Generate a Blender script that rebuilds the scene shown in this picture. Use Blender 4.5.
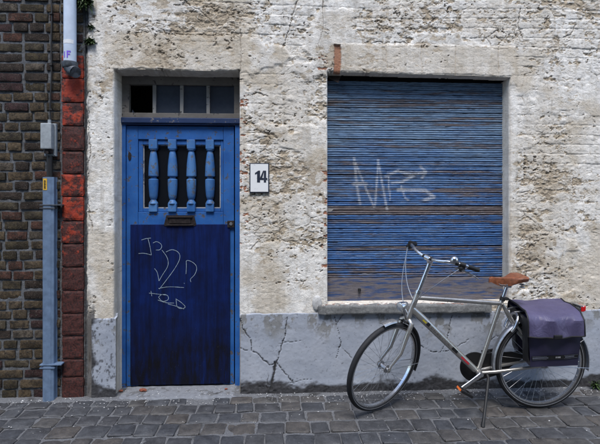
import bpy, bmesh, math, random
import numpy as np
from mathutils import Vector, Matrix, noise as mnoise
from math import radians, sin, cos, pi

random.seed(7); RNG = np.random.default_rng(11)
for o in list(bpy.data.objects): bpy.data.objects.remove(o)
SC = bpy.context.scene
COL = SC.collection

# ------------------------------------------------------------------ camera
F_PX, YAW, DIST, EYE = 465.0, radians(2.9), 3.75, 1.55      # focal length for a 600 px wide picture
cam = bpy.data.cameras.new('Camera'); camo = bpy.data.objects.new('Camera', cam); COL.objects.link(camo)
camo.location = (0, -DIST, EYE); camo.rotation_euler = (pi / 2, 0, -YAW)
cam.sensor_width = 36; cam.lens = F_PX / 600 * 36; cam.shift_y = -22 / 600
cam.clip_start = .05; cam.clip_end = 500
SC.camera = camo
# ------------------------------------------------------------------ sky, sun, exposure
SUN_EL, SUN_AZ = radians(63), radians(186)                   # azimuth from +Y, clockwise: behind the camera
w = bpy.data.worlds.new('World'); SC.world = w; w.use_nodes = True
nt = w.node_tree; nt.nodes.clear()
sky = nt.nodes.new('ShaderNodeTexSky'); sky.sky_type = 'NISHITA'; sky.sun_disc = False
sky.sun_elevation = SUN_EL; sky.sun_rotation = SUN_AZ; sky.air_density = 1.0; sky.dust_density = 1.0; sky.ozone_density = 1.0
bg = nt.nodes.new('ShaderNodeBackground'); bg.inputs['Strength'].default_value = .15
ow = nt.nodes.new('ShaderNodeOutputWorld')
nt.links.new(sky.outputs[0], bg.inputs[0]); nt.links.new(bg.outputs[0], ow.inputs[0])
sl = bpy.data.lights.new('Sun', 'SUN'); sl.energy = 1.5; sl.angle = radians(24); sl.color = (1, .965, .92)
so = bpy.data.objects.new('Sun', sl); COL.objects.link(so); so.location = (0, -6, 9)
sd = Vector((sin(SUN_AZ) * cos(SUN_EL), cos(SUN_AZ) * cos(SUN_EL), sin(SUN_EL)))
so.rotation_euler = sd.to_track_quat('Z', 'Y').to_euler()
SC.view_settings.view_transform = 'Standard'; SC.view_settings.look = 'None'
SC.view_settings.exposure = 1.38; SC.view_settings.gamma = 1; SC.view_settings.use_curve_mapping = False

def at(px, py, Y=0.0):
    "metres: the point of the vertical plane y = Y measured at (px, py) of the 600 px photograph"
    a = YAW + math.atan((px - 300) / F_PX); dy = Y + DIST; dx = dy * math.tan(a)
    dep = dy * cos(YAW) + dx * sin(YAW)
    return dx, EYE - (py - 200) * dep / F_PX

# ------------------------------------------------------------------ material helper
class G:
    def __init__(s, name):
        s.m = bpy.data.materials.new(name); s.m.use_nodes = True
        s.t = s.m.node_tree; s.t.nodes.clear()
        s.o = s.t.nodes.new('ShaderNodeOutputMaterial'); s.b = s.t.nodes.new('ShaderNodeBsdfPrincipled')
        s.t.links.new(s.b.outputs[0], s.o.inputs[0])
        s.tc = s.t.nodes.new('ShaderNodeTexCoord'); s.co = s.tc.outputs['Object']
    def put(s, sock, v):
        if hasattr(v, 'links'): s.t.links.new(v, sock)
        elif isinstance(v, (tuple, list)) and len(v) == 3 and sock.type == 'RGBA': sock.default_value = (*v, 1)
        else: sock.default_value = v
    def set(s, **k):
        n = dict(color='Base Color', rough='Roughness', metal='Metallic', normal='Normal', alpha='Alpha', trans='Transmission Weight', spec='Specular IOR Level', coat='Coat Weight', sheen='Sheen Weight', ior='IOR')
        for a, v in k.items(): s.put(s.b.inputs[n[a]], v)
        return s.m
    def rnd(s): return s.t.nodes.new('ShaderNodeObjectInfo').outputs['Random']
    def isl(s): return s.t.nodes.new('ShaderNodeNewGeometry').outputs['Random Per Island']
    def attr(s, name):
        n = s.t.nodes.new('ShaderNodeAttribute'); n.attribute_name = name; return n.outputs['Fac']
    def scale(s, v, off=None):
        n = s.t.nodes.new('ShaderNodeMapping'); s.t.links.new(s.co, n.inputs[0]); n.inputs['Scale'].default_value = v
        if off is not None:
            c = s.t.nodes.new('ShaderNodeCombineXYZ')
            for i in range(3): s.t.links.new(s.math('MULTIPLY', off, 37.0 + 11 * i), c.inputs[i])
            s.t.links.new(c.outputs[0], n.inputs['Location'])
        return n.outputs[0]
    def noise(s, sc, det=6, rough=.6, vec=None, dist=0):
        n = s.t.nodes.new('ShaderNodeTexNoise'); n.inputs['Scale'].default_value = sc; n.inputs['Detail'].default_value = det
        n.inputs['Roughness'].default_value = rough; n.inputs['Distortion'].default_value = dist
        s.t.links.new(vec or s.co, n.inputs['Vector']); return n.outputs[0]
    def ramp(s, f, *st, mode='LINEAR'):
        n = s.t.nodes.new('ShaderNodeValToRGB'); s.t.links.new(f, n.inputs[0]); e = n.color_ramp.elements; n.color_ramp.interpolation = mode
        while len(e) < len(st): e.new(1)
        for q, (p, c) in zip(e, st):
            q.position = p; q.color = (c, c, c, 1) if isinstance(c, (int, float)) else (*c, 1)
        return n.outputs[0]
    def step(s, f, a, b): return s.ramp(f, (a, 0.0), (b, 1.0))
    def mix(s, f, a, b, mode='MIX'):
        n = s.t.nodes.new('ShaderNodeMix'); n.data_type = 'RGBA'; n.blend_type = mode
        s.put(n.inputs[0], f); s.put(n.inputs[6], a); s.put(n.inputs[7], b); return n.outputs[2]
    def math(s, op, a, b=0.0, clamp=False):
        n = s.t.nodes.new('ShaderNodeMath'); n.operation = op; n.use_clamp = clamp
        s.put(n.inputs[0], a); s.put(n.inputs[1], b); return n.outputs[0]
    def xyz(s, v=None):
        n = s.t.nodes.new('ShaderNodeSeparateXYZ'); s.t.links.new(v or s.co, n.inputs[0]); return n.outputs
    def hsv(s, c, h=.5, sat=1., v=1.):
        n = s.t.nodes.new('ShaderNodeHueSaturation'); s.put(n.inputs['Hue'], h); s.put(n.inputs['Saturation'], sat); s.put(n.inputs['Value'], v); s.put(n.inputs['Color'], c); return n.outputs[0]
    def bump(s, h, dist=.003, st=1.0, prev=None):
        n = s.t.nodes.new('ShaderNodeBump'); n.inputs['Distance'].default_value = dist; n.inputs['Strength'].default_value = st
        s.t.links.new(h, n.inputs['Height'])
        if prev is not None: s.t.links.new(prev, n.inputs['Normal'])
        return n.outputs[0]

def simple(name, col, rough=.5, metal=0., nsc=40, var=.25, bump=0.0, spec=.5, coat=0.):
    g = G(name); n = g.noise(nsc, 5)
    c = g.mix(g.step(n, .3, .7), tuple(x * (1 - var) for x in col), tuple(min(1, x * (1 + var)) for x in col))
    k = dict(color=c, rough=g.math('ADD', g.math('MULTIPLY', n, .2), rough - .1, True), metal=metal, spec=spec, coat=coat)
    if bump: k['normal'] = g.bump(n, bump)
    return g.set(**k)

# ------------------------------------------------------------------ mesh helpers
class MB:
    "collects shapes in world metres; build() links them as one mesh object relative to its parent"
    def __init__(s): s.v = []; s.f = []; s.sm = []
    def add(s, vs, fs, smooth=False):
        o = len(s.v); s.v += [tuple(v) for v in vs]; s.f += [tuple(i + o for i in f) for f in fs]; s.sm += [smooth] * len(fs); return s
    def box(s, x0, x1, y0, y1, z0, z1, bev=0.0, jit=0.0):
        bm = bmesh.new(); bmesh.ops.create_cube(bm, size=1)
        for v in bm.verts: v.co = Vector(((x0 + x1) / 2 + v.co.x * (x1 - x0), (y0 + y1) / 2 + v.co.y * (y1 - y0), (z0 + z1) / 2 + v.co.z * (z1 - z0)))
        if bev: bmesh.ops.bevel(bm, geom=bm.edges[:], offset=bev, segments=2, affect='EDGES', profile=.6)
        if jit:
            for v in bm.verts: v.co += Vector((random.uniform(-jit, jit), random.uniform(-jit, jit), random.uniform(-jit, jit)))
        bm.verts.index_update(); s.add([v.co[:] for v in bm.verts], [[v.index for v in f.verts] for f in bm.faces]); bm.free(); return s
    def tube(s, pts, rad, seg=10, cap=True, flat=1.0, closed=False):
        P = [Vector(p) for p in pts]; n = len(P)
        R = rad if isinstance(rad, (list, tuple)) else [rad] * n
        T = []
        for i in range(n):
            a = P[i - 1] if (i > 0 or closed) else P[i]; b = P[(i + 1) % n] if (i < n - 1 or closed) else P[i]
            T.append((b - a).normalized())
        ref = Vector((0, 1, 0)) if abs(T[0].y) < .9 else Vector((1, 0, 0))
        N = (ref - T[0] * ref.dot(T[0])).normalized(); vs = []; fs = []
        for i in range(n):
            N = (N - T[i] * N.dot(T[i])).normalized(); B = T[i].cross(N)
            for k in range(seg):
                a = 2 * pi * k / seg; vs.append(P[i] + (N * cos(a) * flat + B * sin(a)) * R[i])
        for i in range(n if closed else n - 1):
            j = (i + 1) % n
            for k in range(seg): fs.append((i * seg + k, i * seg + (k + 1) % seg, j * seg + (k + 1) % seg, j * seg + k))
        if cap and not closed: fs += [tuple(range(seg))[::-1], tuple((n - 1) * seg + k for k in range(seg))]
        return s.add(vs, fs, True)
    def rev(s, prof, c, axis=(0, 1, 0), seg=48, a0=0.0, a1=2 * pi, closed_prof=True, up=(0, 0, 1)):
        "revolve profile points (radius, along-axis) round an axis through c"
        A = Vector(axis).normalized(); U = Vector(up) if abs(A.dot(Vector(up))) < .99 else Vector((1, 0, 0)); U = (U - A * U.dot(A)).normalized(); V = A.cross(U); c = Vector(c)
        full = abs(a1 - a0 - 2 * pi) < 1e-6; n = seg if full else seg + 1; m = len(prof); vs = []; fs = []
        for i in range(n):
            a = a0 + (a1 - a0) * i / seg
            for r, h in prof: vs.append(c + A * h + (U * cos(a) + V * sin(a)) * r)
        for i in range(seg):
            j = (i + 1) % n
            for k in range(m if closed_prof else m - 1):
                l = (k + 1) % m; fs.append((i * m + k, i * m + l, j * m + l, j * m + k))
        return s.add(vs, fs, True)
    def sphere(s, c, r, sub=2, sc=(1, 1, 1), jit=0.0):
        bm = bmesh.new(); bmesh.ops.create_icosphere(bm, subdivisions=sub, radius=1)
        s.add([(c[0] + v.co.x * r * sc[0] * (1 + random.uniform(-jit, jit)), c[1] + v.co.y * r * sc[1] * (1 + random.uniform(-jit, jit)), c[2] + v.co.z * r * sc[2] * (1 + random.uniform(-jit, jit))) for v in bm.verts], [[v.index for v in f.verts] for f in bm.faces], jit == 0.0); bm.free(); return s
    def prism(s, poly, y0, y1):
        "polygon in (x, z), extruded in y"
        n = len(poly); vs = [(x, y0, z) for x, z in poly] + [(x, y1, z) for x, z in poly]
        return s.add(vs, [tuple(range(n)), tuple(range(2 * n - 1, n - 1, -1))] + [(i, i + n, (i + 1) % n + n, (i + 1) % n) for i in range(n)])
    def apply(s, fn): s.v = [tuple(fn(Vector(v))) for v in s.v]; return s
    def mesh(s, name, mat, org=(0, 0, 0)):
        me = bpy.data.meshes.new(name); o = Vector(org); me.from_pydata([(v[0] - o.x, v[1] - o.y, v[2] - o.z) for v in s.v], [], s.f)
        me.polygons.foreach_set('use_smooth', s.sm); me.materials.append(mat)
        bm = bmesh.new(); bm.from_mesh(me); bmesh.ops.recalc_face_normals(bm, faces=bm.faces)
        for e in bm.edges:
            if len(e.link_faces) == 2 and e.calc_face_angle(0) > .75: e.smooth = False
        bm.to_mesh(me); bm.free(); me.update(); return me
    def build(s, name, mat, parent=None, org=None):
        wo = world_of(parent)
        org = Vector(org) if org is not None else wo
        o = bpy.data.objects.new(name, s.mesh(name, mat, org)); COL.objects.link(o)
        o.parent = parent; o.location = org - wo; return o
def world_of(o):
    v = Vector((0, 0, 0))
    while o is not None: v += o.location; o = o.parent
    return v
def empty(name, loc, label, cat, group=None):
    o = bpy.data.objects.new(name, None); COL.objects.link(o); o.location = loc; o.empty_display_size = .1
    return tag(o, label, cat, group)
def tag(o, label=None, cat=None, group=None, kind=None):
    for k, v in (('label', label), ('category', cat), ('group', group), ('kind', kind)):
        if v: o[k] = v
    return o

# ------------------------------------------------------------------ numpy noise
def vnoise(x, y, seed=0):
    r = np.random.default_rng(seed); T = r.random((256, 256))
    xi = np.floor(x).astype(int); yi = np.floor(y).astype(int); fx = x - xi; fy = y - yi
    fx = fx * fx * fx * (fx * (fx * 6 - 15) + 10); fy = fy * fy * fy * (fy * (fy * 6 - 15) + 10)
    a = T[xi % 256, yi % 256]; b = T[(xi + 1) % 256, yi % 256]; c = T[xi % 256, (yi + 1) % 256]; d = T[(xi + 1) % 256, (yi + 1) % 256]
    return (a * (1 - fx) + b * fx) * (1 - fy) + (c * (1 - fx) + d * fx) * fy
def fbm(x, y, seed=0, oct=5, gain=.55):
    s = 0; a = 1; t = 0
    for i in range(oct):
        s = s + a * vnoise(x * 2 ** i + 17.3 * i, y * 2 ** i + 9.1 * i, seed + i); t += a; a *= gain
    return s / t
def sstep(v, a, b): t = np.clip((v - a) / (b - a), 0, 1); return t * t * (3 - 2 * t)
def voro(x, y, seed):
    "distance between nearest and second nearest feature point: 0 on cell borders"
    r = np.random.default_rng(seed); J = r.random((128, 128, 2)); xi = np.floor(x).astype(int); yi = np.floor(y).astype(int)
    d1 = np.full(x.shape, 9.); d2 = np.full(x.shape, 9.)
    for i in (-1, 0, 1):
        for j in (-1, 0, 1):
            q = J[(xi + i) % 128, (yi + j) % 128]; d = np.hypot(xi + i + q[..., 0] - x, yi + j + q[..., 1] - y)
            m = d < d1; d2 = np.where(m, d1, np.minimum(d2, d)); d1 = np.where(m, d, d1)
    return d2 - d1
def polydist(x, y, pts):
    "distance to a polyline"
    D = np.full(x.shape, 9.)
    for (ax, ay), (bx, by) in zip(pts[:-1], pts[1:]):
        dx, dy = bx - ax, by - ay; t = np.clip(((x - ax) * dx + (y - ay) * dy) / max(1e-9, dx * dx + dy * dy), 0, 1)
        D = np.minimum(D, np.hypot(x - ax - t * dx, y - ay - t * dy))
    return D
def grid_mesh(name, X, Y, Z, mat, keep=None, attrs=None, parent=None, smooth=True):
    "vertices X[i,j], Y[i,j], Z[i,j]; keep[i,j] says which quads stay"
    n, m = X.shape; co = np.stack([X, Y, Z], -1).reshape(-1, 3)
    I = np.arange(n * m).reshape(n, m); q = np.stack([I[:-1, :-1], I[1:, :-1], I[1:, 1:], I[:-1, 1:]], -1)
    q = q.reshape(-1, 4) if keep is None else q[keep]
    used = np.zeros(n * m, bool); used[q.ravel()] = True; re = np.cumsum(used) - 1; q = re[q]; co = co[used]
    co = co - np.array(world_of(parent)[:])
    me = bpy.data.meshes.new(name); me.vertices.add(len(co)); me.vertices.foreach_set('co', co.astype(np.float32).ravel())
    me.loops.add(q.size); me.loops.foreach_set('vertex_index', q.astype(np.int32).ravel())
    me.polygons.add(len(q)); me.polygons.foreach_set('loop_start', np.arange(0, q.size, 4, dtype=np.int32))
    me.update(calc_edges=True); me.polygons.foreach_set('use_smooth', np.full(len(q), smooth))
    for k, a in (attrs or {}).items():
        at_ = me.attributes.new(k, 'FLOAT', 'POINT'); at_.data.foreach_set('value', a.reshape(-1)[used].astype(np.float32))
    me.materials.append(mat); me.validate(); me.update()
    o = bpy.data.objects.new(name, me); COL.objects.link(o); o.parent = parent; return o
def axis(lo, f0, f1, hi, fine, coarse):
    return np.concatenate([np.arange(lo, f0, coarse), np.arange(f0, f1, fine), np.arange(f1, hi + coarse, coarse)])

# ------------------------------------------------------------------ materials
def m_plaster():
    g = G('old limewashed plaster'); coat = g.attr('coat'); bare = g.attr('bare'); stain = g.attr('stain'); pit = g.attr('pit'); smooth_ = g.attr('smoothed')
    n1 = g.noise(9, 6, .65); n2 = g.noise(60, 6, .7); n3 = g.noise(2.2, 4, .6); n4 = g.noise(30, 5, .7, g.scale((1, 1, .25))); n5 = g.noise(24, 6, .75); n6 = g.noise(150, 4, .7)
    white = g.mix(g.step(n1, .35, .65), (.60, .59, .565), (.85, .83, .785))
    white = g.mix(g.math('MULTIPLY', g.step(n4, .5, .75), .35), white, (.44, .41, .36)); white = g.mix(g.math('MULTIPLY', g.step(n5, .50, .66), .5), white, (.42, .365, .285)); white = g.mix(g.math('MULTIPLY', g.step(n6, .56, .70), .28), white, (.30, .27, .23))
    beige = g.mix(g.step(n2, .3, .7), (.36, .295, .21), (.56, .48, .37))
    c = g.mix(stain, white, g.mix(.56, white, (.42, .34, .225)))
    under = g.mix(g.step(n2, .35, .65), (.22, .18, .135), (.42, .355, .27))
    c = g.mix(coat, beige, c); c = g.mix(bare, c, under)
    br = g.attr('brick'); c = g.mix(br, c, g.mix(g.step(n2, .3, .7), (.27, .10, .055), (.38, .18, .11)))
    n7 = g.noise(16, 4, .6, g.scale((1, 1, .05))); c = g.mix(g.math('MULTIPLY', g.step(n7, .52, .68), .34), c, (.30, .265, .21)); n8 = g.noise(1.3, 5, .6); c = g.mix(g.math('MULTIPLY', g.step(n8, .48, .64), .22), c, (.40, .34, .25)); speck = g.step(n2, .60, .68); c = g.mix(g.math('MULTIPLY', speck, .42), c, (.15, .125, .10))
    c = g.mix(g.math('MULTIPLY', pit, .85), c, g.mix(g.step(n2, .35, .6), (.075, .06, .046), (.25, .205, .155)))
    c = g.mix(g.math('MULTIPLY', g.attr('soot_shade'), .85), c, (.045, .045, .05))
    b = g.bump(n6, .004, .9); b = g.bump(n2, .005, .8, b)
    return g.set(color=c, rough=.92, spec=.2, normal=b)
def m_plinth():
    g = G('painted cement plinth'); x, y, z = g.xyz(); n1 = g.noise(3.5, 6, .6); n2 = g.noise(45, 6, .7); n3 = g.noise(14, 5, .65)
    c = g.mix(g.step(n1, .3, .7), (.25, .28, .335), (.345, .37, .42))
    c = g.mix(g.math('MULTIPLY', g.step(n2, .55, .8), .4), c, (.20, .21, .22))
    c = g.mix(g.attr('peel'), c, g.mix(g.step(n2, .3, .7), (.165, .17, .175), (.225, .23, .23)))
    c = g.mix(g.attr('soot_shade'), c, g.mix(g.step(n2, .3, .7), (.018, .018, .02), (.06, .06, .065)))
    c = g.mix(g.attr('crackc'), c, (.03, .03, .032))
    b = g.bump(n2, .002, .6); b = g.bump(n3, .004, .5, b)
    return g.set(color=c, rough=.85, spec=.25, normal=b)
def m_brick(rand='o'):
    g = G('old handmade brick ' + rand); r = g.rnd() if rand == 'o' else g.isl(); v = g.scale((1, 1, 1), r)
    base = g.ramp(r, (0, (.20, .14, .075)), (.16, (.125, .095, .05)), (.3, (.20, .145, .085)), (.42, (.085, .06, .045)), (.54, (.17, .07, .045)), (.66, (.145, .115, .07)), (.78, (.095, .045, .045)), (.9, (.21, .17, .125)), (1, (.19, .085, .05)), mode='CONSTANT')
    n = g.noise(42, 6, .75, v); n2 = g.noise(130, 5, .75, v); n3 = g.noise(14, 5, .7, v); base = g.hsv(base, sat=.9, v=.50)
    c = g.mix(g.step(n3, .38, .62), g.hsv(base, v=.45), g.hsv(base, v=1.25))
    c = g.mix(g.math('MULTIPLY', g.step(n, .48, .60), .8), c, (.026, .021, .018))
    c = g.mix(g.math('MULTIPLY', g.step(n2, .57, .66), .5), c, (.27, .25, .21))
    b = g.bump(n2, .006, 1); b = g.bump(n, .014, 1, b)
    return g.set(color=c, rough=.9, spec=.2, normal=b)
def m_mortar():
    g = G('lime mortar'); n = g.noise(70, 6, .7); n1 = g.noise(6, 5, .6)
    c = g.mix(g.step(n, .3, .7), (.055, .06, .068), (.15, .16, .175)); c = g.mix(g.step(n1, .5, .75), c, (.10, .10, .095))
    return g.set(color=c, rough=.95, spec=.2, normal=g.bump(n, .006, 1))
def m_quoin():
    g = G('red painted block'); r = g.rnd(); v = g.scale((1, 1, 1), r); n = g.noise(16, 6, .7, v); n2 = g.noise(70, 6, .7, v); n3 = g.noise(5.5, 5, .65, v); wr = g.attr('worn')
    n4 = g.noise(13, 6, .72, v)
    c = g.mix(g.step(n, .3, .7), (.20, .016, .009), (.38, .052, .017))
    wear = g.step(g.math('ADD', n4, g.math('MULTIPLY', wr, .20)), .54, .64)
    c = g.mix(wear, c, g.mix(g.step(n2, .38, .62), (.012, .007, .007), (.085, .024, .019)))
    c = g.mix(g.math('MULTIPLY', g.step(n2, .56, .66), .5), c, (.03, .012, .011))
    return g.set(color=c, rough=.7, spec=.35, normal=g.bump(g.math('ADD', n2, g.math('MULTIPLY', wear, -.5)), .004, .8))
def m_blue(name, lo, hi, chip, chipcol=(.050, .050, .055), streak=0., dirt=0., z0=0., z1=1.):
    g = G(name); x, y, z = g.xyz(); n1 = g.noise(5, 6, .65); n2 = g.noise(55, 6, .7, g.scale((1, 1, .35))); n3 = g.noise(20, 6, .72)
    c = g.mix(g.step(n1, .3, .7), lo, hi)
    if streak:
        s_ = g.noise(40, 5, .65, g.scale((1, 1, .05))); s2 = g.noise(9, 5, .7, g.scale((1, 1, .22))); c = g.mix(g.math('MULTIPLY', g.step(s2, .46, .66), .6), c, tuple(q * 1.2 for q in hi)); c = g.mix(g.math('MULTIPLY', g.step(s_, .4, .72), streak), c, tuple(q * .35 for q in lo))
    ch = g.step(n3, chip, chip + .03); c = g.mix(ch, c, g.mix(g.step(n2, .3, .7), chipcol, tuple(q * 1.9 for q in chipcol)))
    c = g.mix(g.math('MULTIPLY', g.step(n2, .62, .7), .4), c, tuple(q * .3 for q in lo))
    if dirt:
        dz = g.math('SUBTRACT', 1.0, g.step(g.math('ADD', z, g.math('MULTIPLY', n1, .5)), z0 + .25, z1 + .25))
        k = g.math('MULTIPLY', dz, g.step(g.noise(28, 6, .7, g.scale((1, 1, .2))), .25, .6)); c = g.mix(g.math('MULTIPLY', k, dirt), c, (.0028, .003, .005))
        sp = g.step(g.noise(150, 2, .5), .73, .76); c = g.mix(g.math('MULTIPLY', sp, g.math('MULTIPLY', dz, .55)), c, (.25, .25, .27))
    h = g.math('SUBTRACT', g.math('MULTIPLY', n2, .4), ch); h = g.math('ADD', h, g.math('MULTIPLY', g.noise(60, 5, .7, g.scale((1, 1, .06))), .9))
    return g.set(color=c, rough=.75 if dirt else .5, spec=.15 if dirt else .35, normal=g.bump(h, .0015, .8))
def m_slat():
    g = G('weathered blue slat'); r = g.rnd(); wr = g.attr('wear'); sp = g.attr('spray'); fade = g.attr('fade')
    v = g.scale((1.6, 9, 22), r); n = g.noise(2.6, 8, .72, v); v2 = g.scale((5, 30, 90), r); n2 = g.noise(2.4, 6, .7, v2); n3 = g.noise(70, 5, .7)
    blue = g.mix(g.step(n2, .3, .7), (.014, .055, .18), (.05, .17, .43)); pale = g.mix(g.step(n2, .3, .7), (.055, .12, .23), (.20, .31, .45))
    c = g.mix(fade, blue, pale)
    wood = g.mix(g.step(n2, .3, .7), (.045, .034, .036), (.20, .165, .165))
    f = g.step(g.math('ADD', g.math('MULTIPLY', n, .7), wr), .62, .70); c = g.mix(f, c, wood)
    c = g.mix(g.math('MULTIPLY', g.step(n2, .58, .68), .55), c, (.012, .016, .03))
    gl = g.step(g.noise(3.0, 6, .75, g.scale((4, 20, 60), r)), .54, .62); c = g.mix(g.math('MULTIPLY', gl, .42), c, (.36, .42, .5)); dk = g.step(g.noise(3.0, 7, .78, g.scale((3, 20, 75), r)), .51, .57); c = g.mix(g.math('MULTIPLY', dk, .82), c, (.016, .017, .024))
    c = g.mix(g.math('MULTIPLY', sp, g.step(n3, .2, .5)), c, (.58, .60, .62))
    return g.set(color=c, rough=.62, spec=.3, normal=g.bump(g.math('ADD', n2, f), .002, .8))
def m_greywood():
    g = G('bare grey weathered wood'); n2 = g.noise(3, 7, .7, g.scale((3, 20, 50))); n = g.noise(5, 6, .65, g.scale((1, 4, 8)))
    c = g.mix(g.step(n2, .3, .7), (.065, .058, .066), (.185, .17, .178)); c = g.mix(g.step(n, .50, .62), c, (.03, .06, .15))
    c = g.mix(g.step(g.noise(9, 6, .7, g.scale((1, 4, 6))), .62, .70), c, (.07, .04, .03))
    return g.set(color=c, rough=.8, spec=.25, normal=g.bump(n2, .003, .9))
def m_stone():
    g = G('weathered sill stone'); n = g.noise(60, 6, .7); n1 = g.noise(7, 6, .65)
    c = g.mix(g.step(n, .3, .7), (.105, .108, .11), (.22, .225, .22)); c = g.mix(g.step(n1, .5, .68), c, (.09, .09, .09))
    return g.set(color=c, rough=.9, spec=.2, normal=g.bump(n, .004, .9))
def m_sett(rand='o'):
    g = G('stone sett ' + rand); r = g.rnd() if rand == 'o' else g.isl(); v = g.scale((1, 1, 1), r)
    base = g.ramp(r, (0, (.080, .084, .092)), (.2, (.112, .105, .095)), (.36, (.066, .074, .088)), (.52, (.125, .108, .09)), (.64, (.088, .096, .108)), (.8, (.118, .108, .098)), (.92, (.072, .074, .08)), mode='CONSTANT')
    n = g.noise(14, 6, .65, v); n2 = g.noise(85, 6, .72, v)
    base = g.hsv(base, sat=.85, v=.78); c = g.mix(g.step(n, .36, .64), g.hsv(base, v=.5), g.hsv(base, v=1.2)); c = g.mix(g.math('MULTIPLY', g.step(n2, .55, .66), .5), c, (.20, .205, .215)); c = g.mix(g.math('MULTIPLY', g.step(n2, .44, .34), .5), c, (.03, .03, .034))
    b = g.bump(n2, .004, .8); b = g.bump(n, .012, .6, b)
    return g.set(color=c, rough=g.math('ADD', g.math('MULTIPLY', n, .4), .34), spec=.42, normal=b)
def m_bed():
    g = G('joint sand and grit'); n = g.noise(120, 6, .75); n1 = g.noise(5, 6, .65)
    c = g.mix(g.step(n, .3, .7), (.07, .073, .08), (.20, .205, .215)); c = g.mix(g.step(n1, .55, .7), c, (.035, .035, .035))
    return g.set(color=c, rough=.95, spec=.2, normal=g.bump(n, .008, 1))
M = {}
M['plaster'] = m_plaster(); M['plinth'] = m_plinth(); M['brick'] = m_brick(); M['brick_i'] = m_brick('i'); M['mortar'] = m_mortar(); M['quoin'] = m_quoin()
M['door_blue'] = m_blue('faded door blue paint', (.009, .064, .24), (.028, .13, .39), .575)
M['panel_blue'] = m_blue('dark door panel blue', (.0008, .004, .028), (.0018, .013, .095), .78, (.05, .06, .09), streak=.75, dirt=.97, z0=.22, z1=1.0)
M['dark_blue'] = m_blue('dark navy weathered paint', (.01, .022, .07), (.02, .045, .12), .60, (.10, .095, .10))
M['greywood'] = m_greywood(); M['slat'] = m_slat(); M['stone'] = m_stone(); M['sett'] = m_sett(); M['sett_i'] = m_sett('i'); M['bed'] = m_bed()
M['oldframe'] = m_blue('flaking pale frame paint', (.11, .10, .09), (.20, .185, .165), .585, (.035, .032, .032))
M['silver'] = simple('champagne silver paint', (.44, .43, .41), .3, .8, 25, .08)
M['chrome'] = simple('brushed aluminium', (.66, .67, .69), .25, 1.0, 60, .1)
M['steel'] = simple('dull steel', (.38, .39, .41), .4, .9, 50, .2)
M['black'] = simple('black plastic', (.004, .004, .005), .6, 0, 40, .3)
M['rubber'] = simple('tyre rubber', (.007, .0075, .010), .75, 0, 90, .35, .0008)
M['leather'] = simple('brown saddle leather', (.17, .058, .026), .45, 0, 45, .45, .0006)
M['dark'] = simple('dark interior', (.02, .02, .02), .9, 0, 5, .3)

def m_glass(name, col, al, rough):
    g = G(name); n = g.noise(30, 5, .6); n2 = g.noise(160, 3, .6)
    dust = g.math('ADD', g.math('MULTIPLY', g.step(n, .3, .75), .35), g.math('MULTIPLY', g.step(n2, .6, .7), .25))
    return g.set(color=g.mix(g.math('MULTIPLY', dust, .6 if 'window' in name else .06), col, (.10, .12, .16)), rough=rough, alpha=al, spec=.6)
M['dusty_glass'] = m_glass('dusty window glass', (.030, .040, .060), .95, .3)
M['door_glass'] = m_glass('dark door glass', (.004, .005, .008), .96, .2)

HOUSE_L = -1.505
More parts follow.
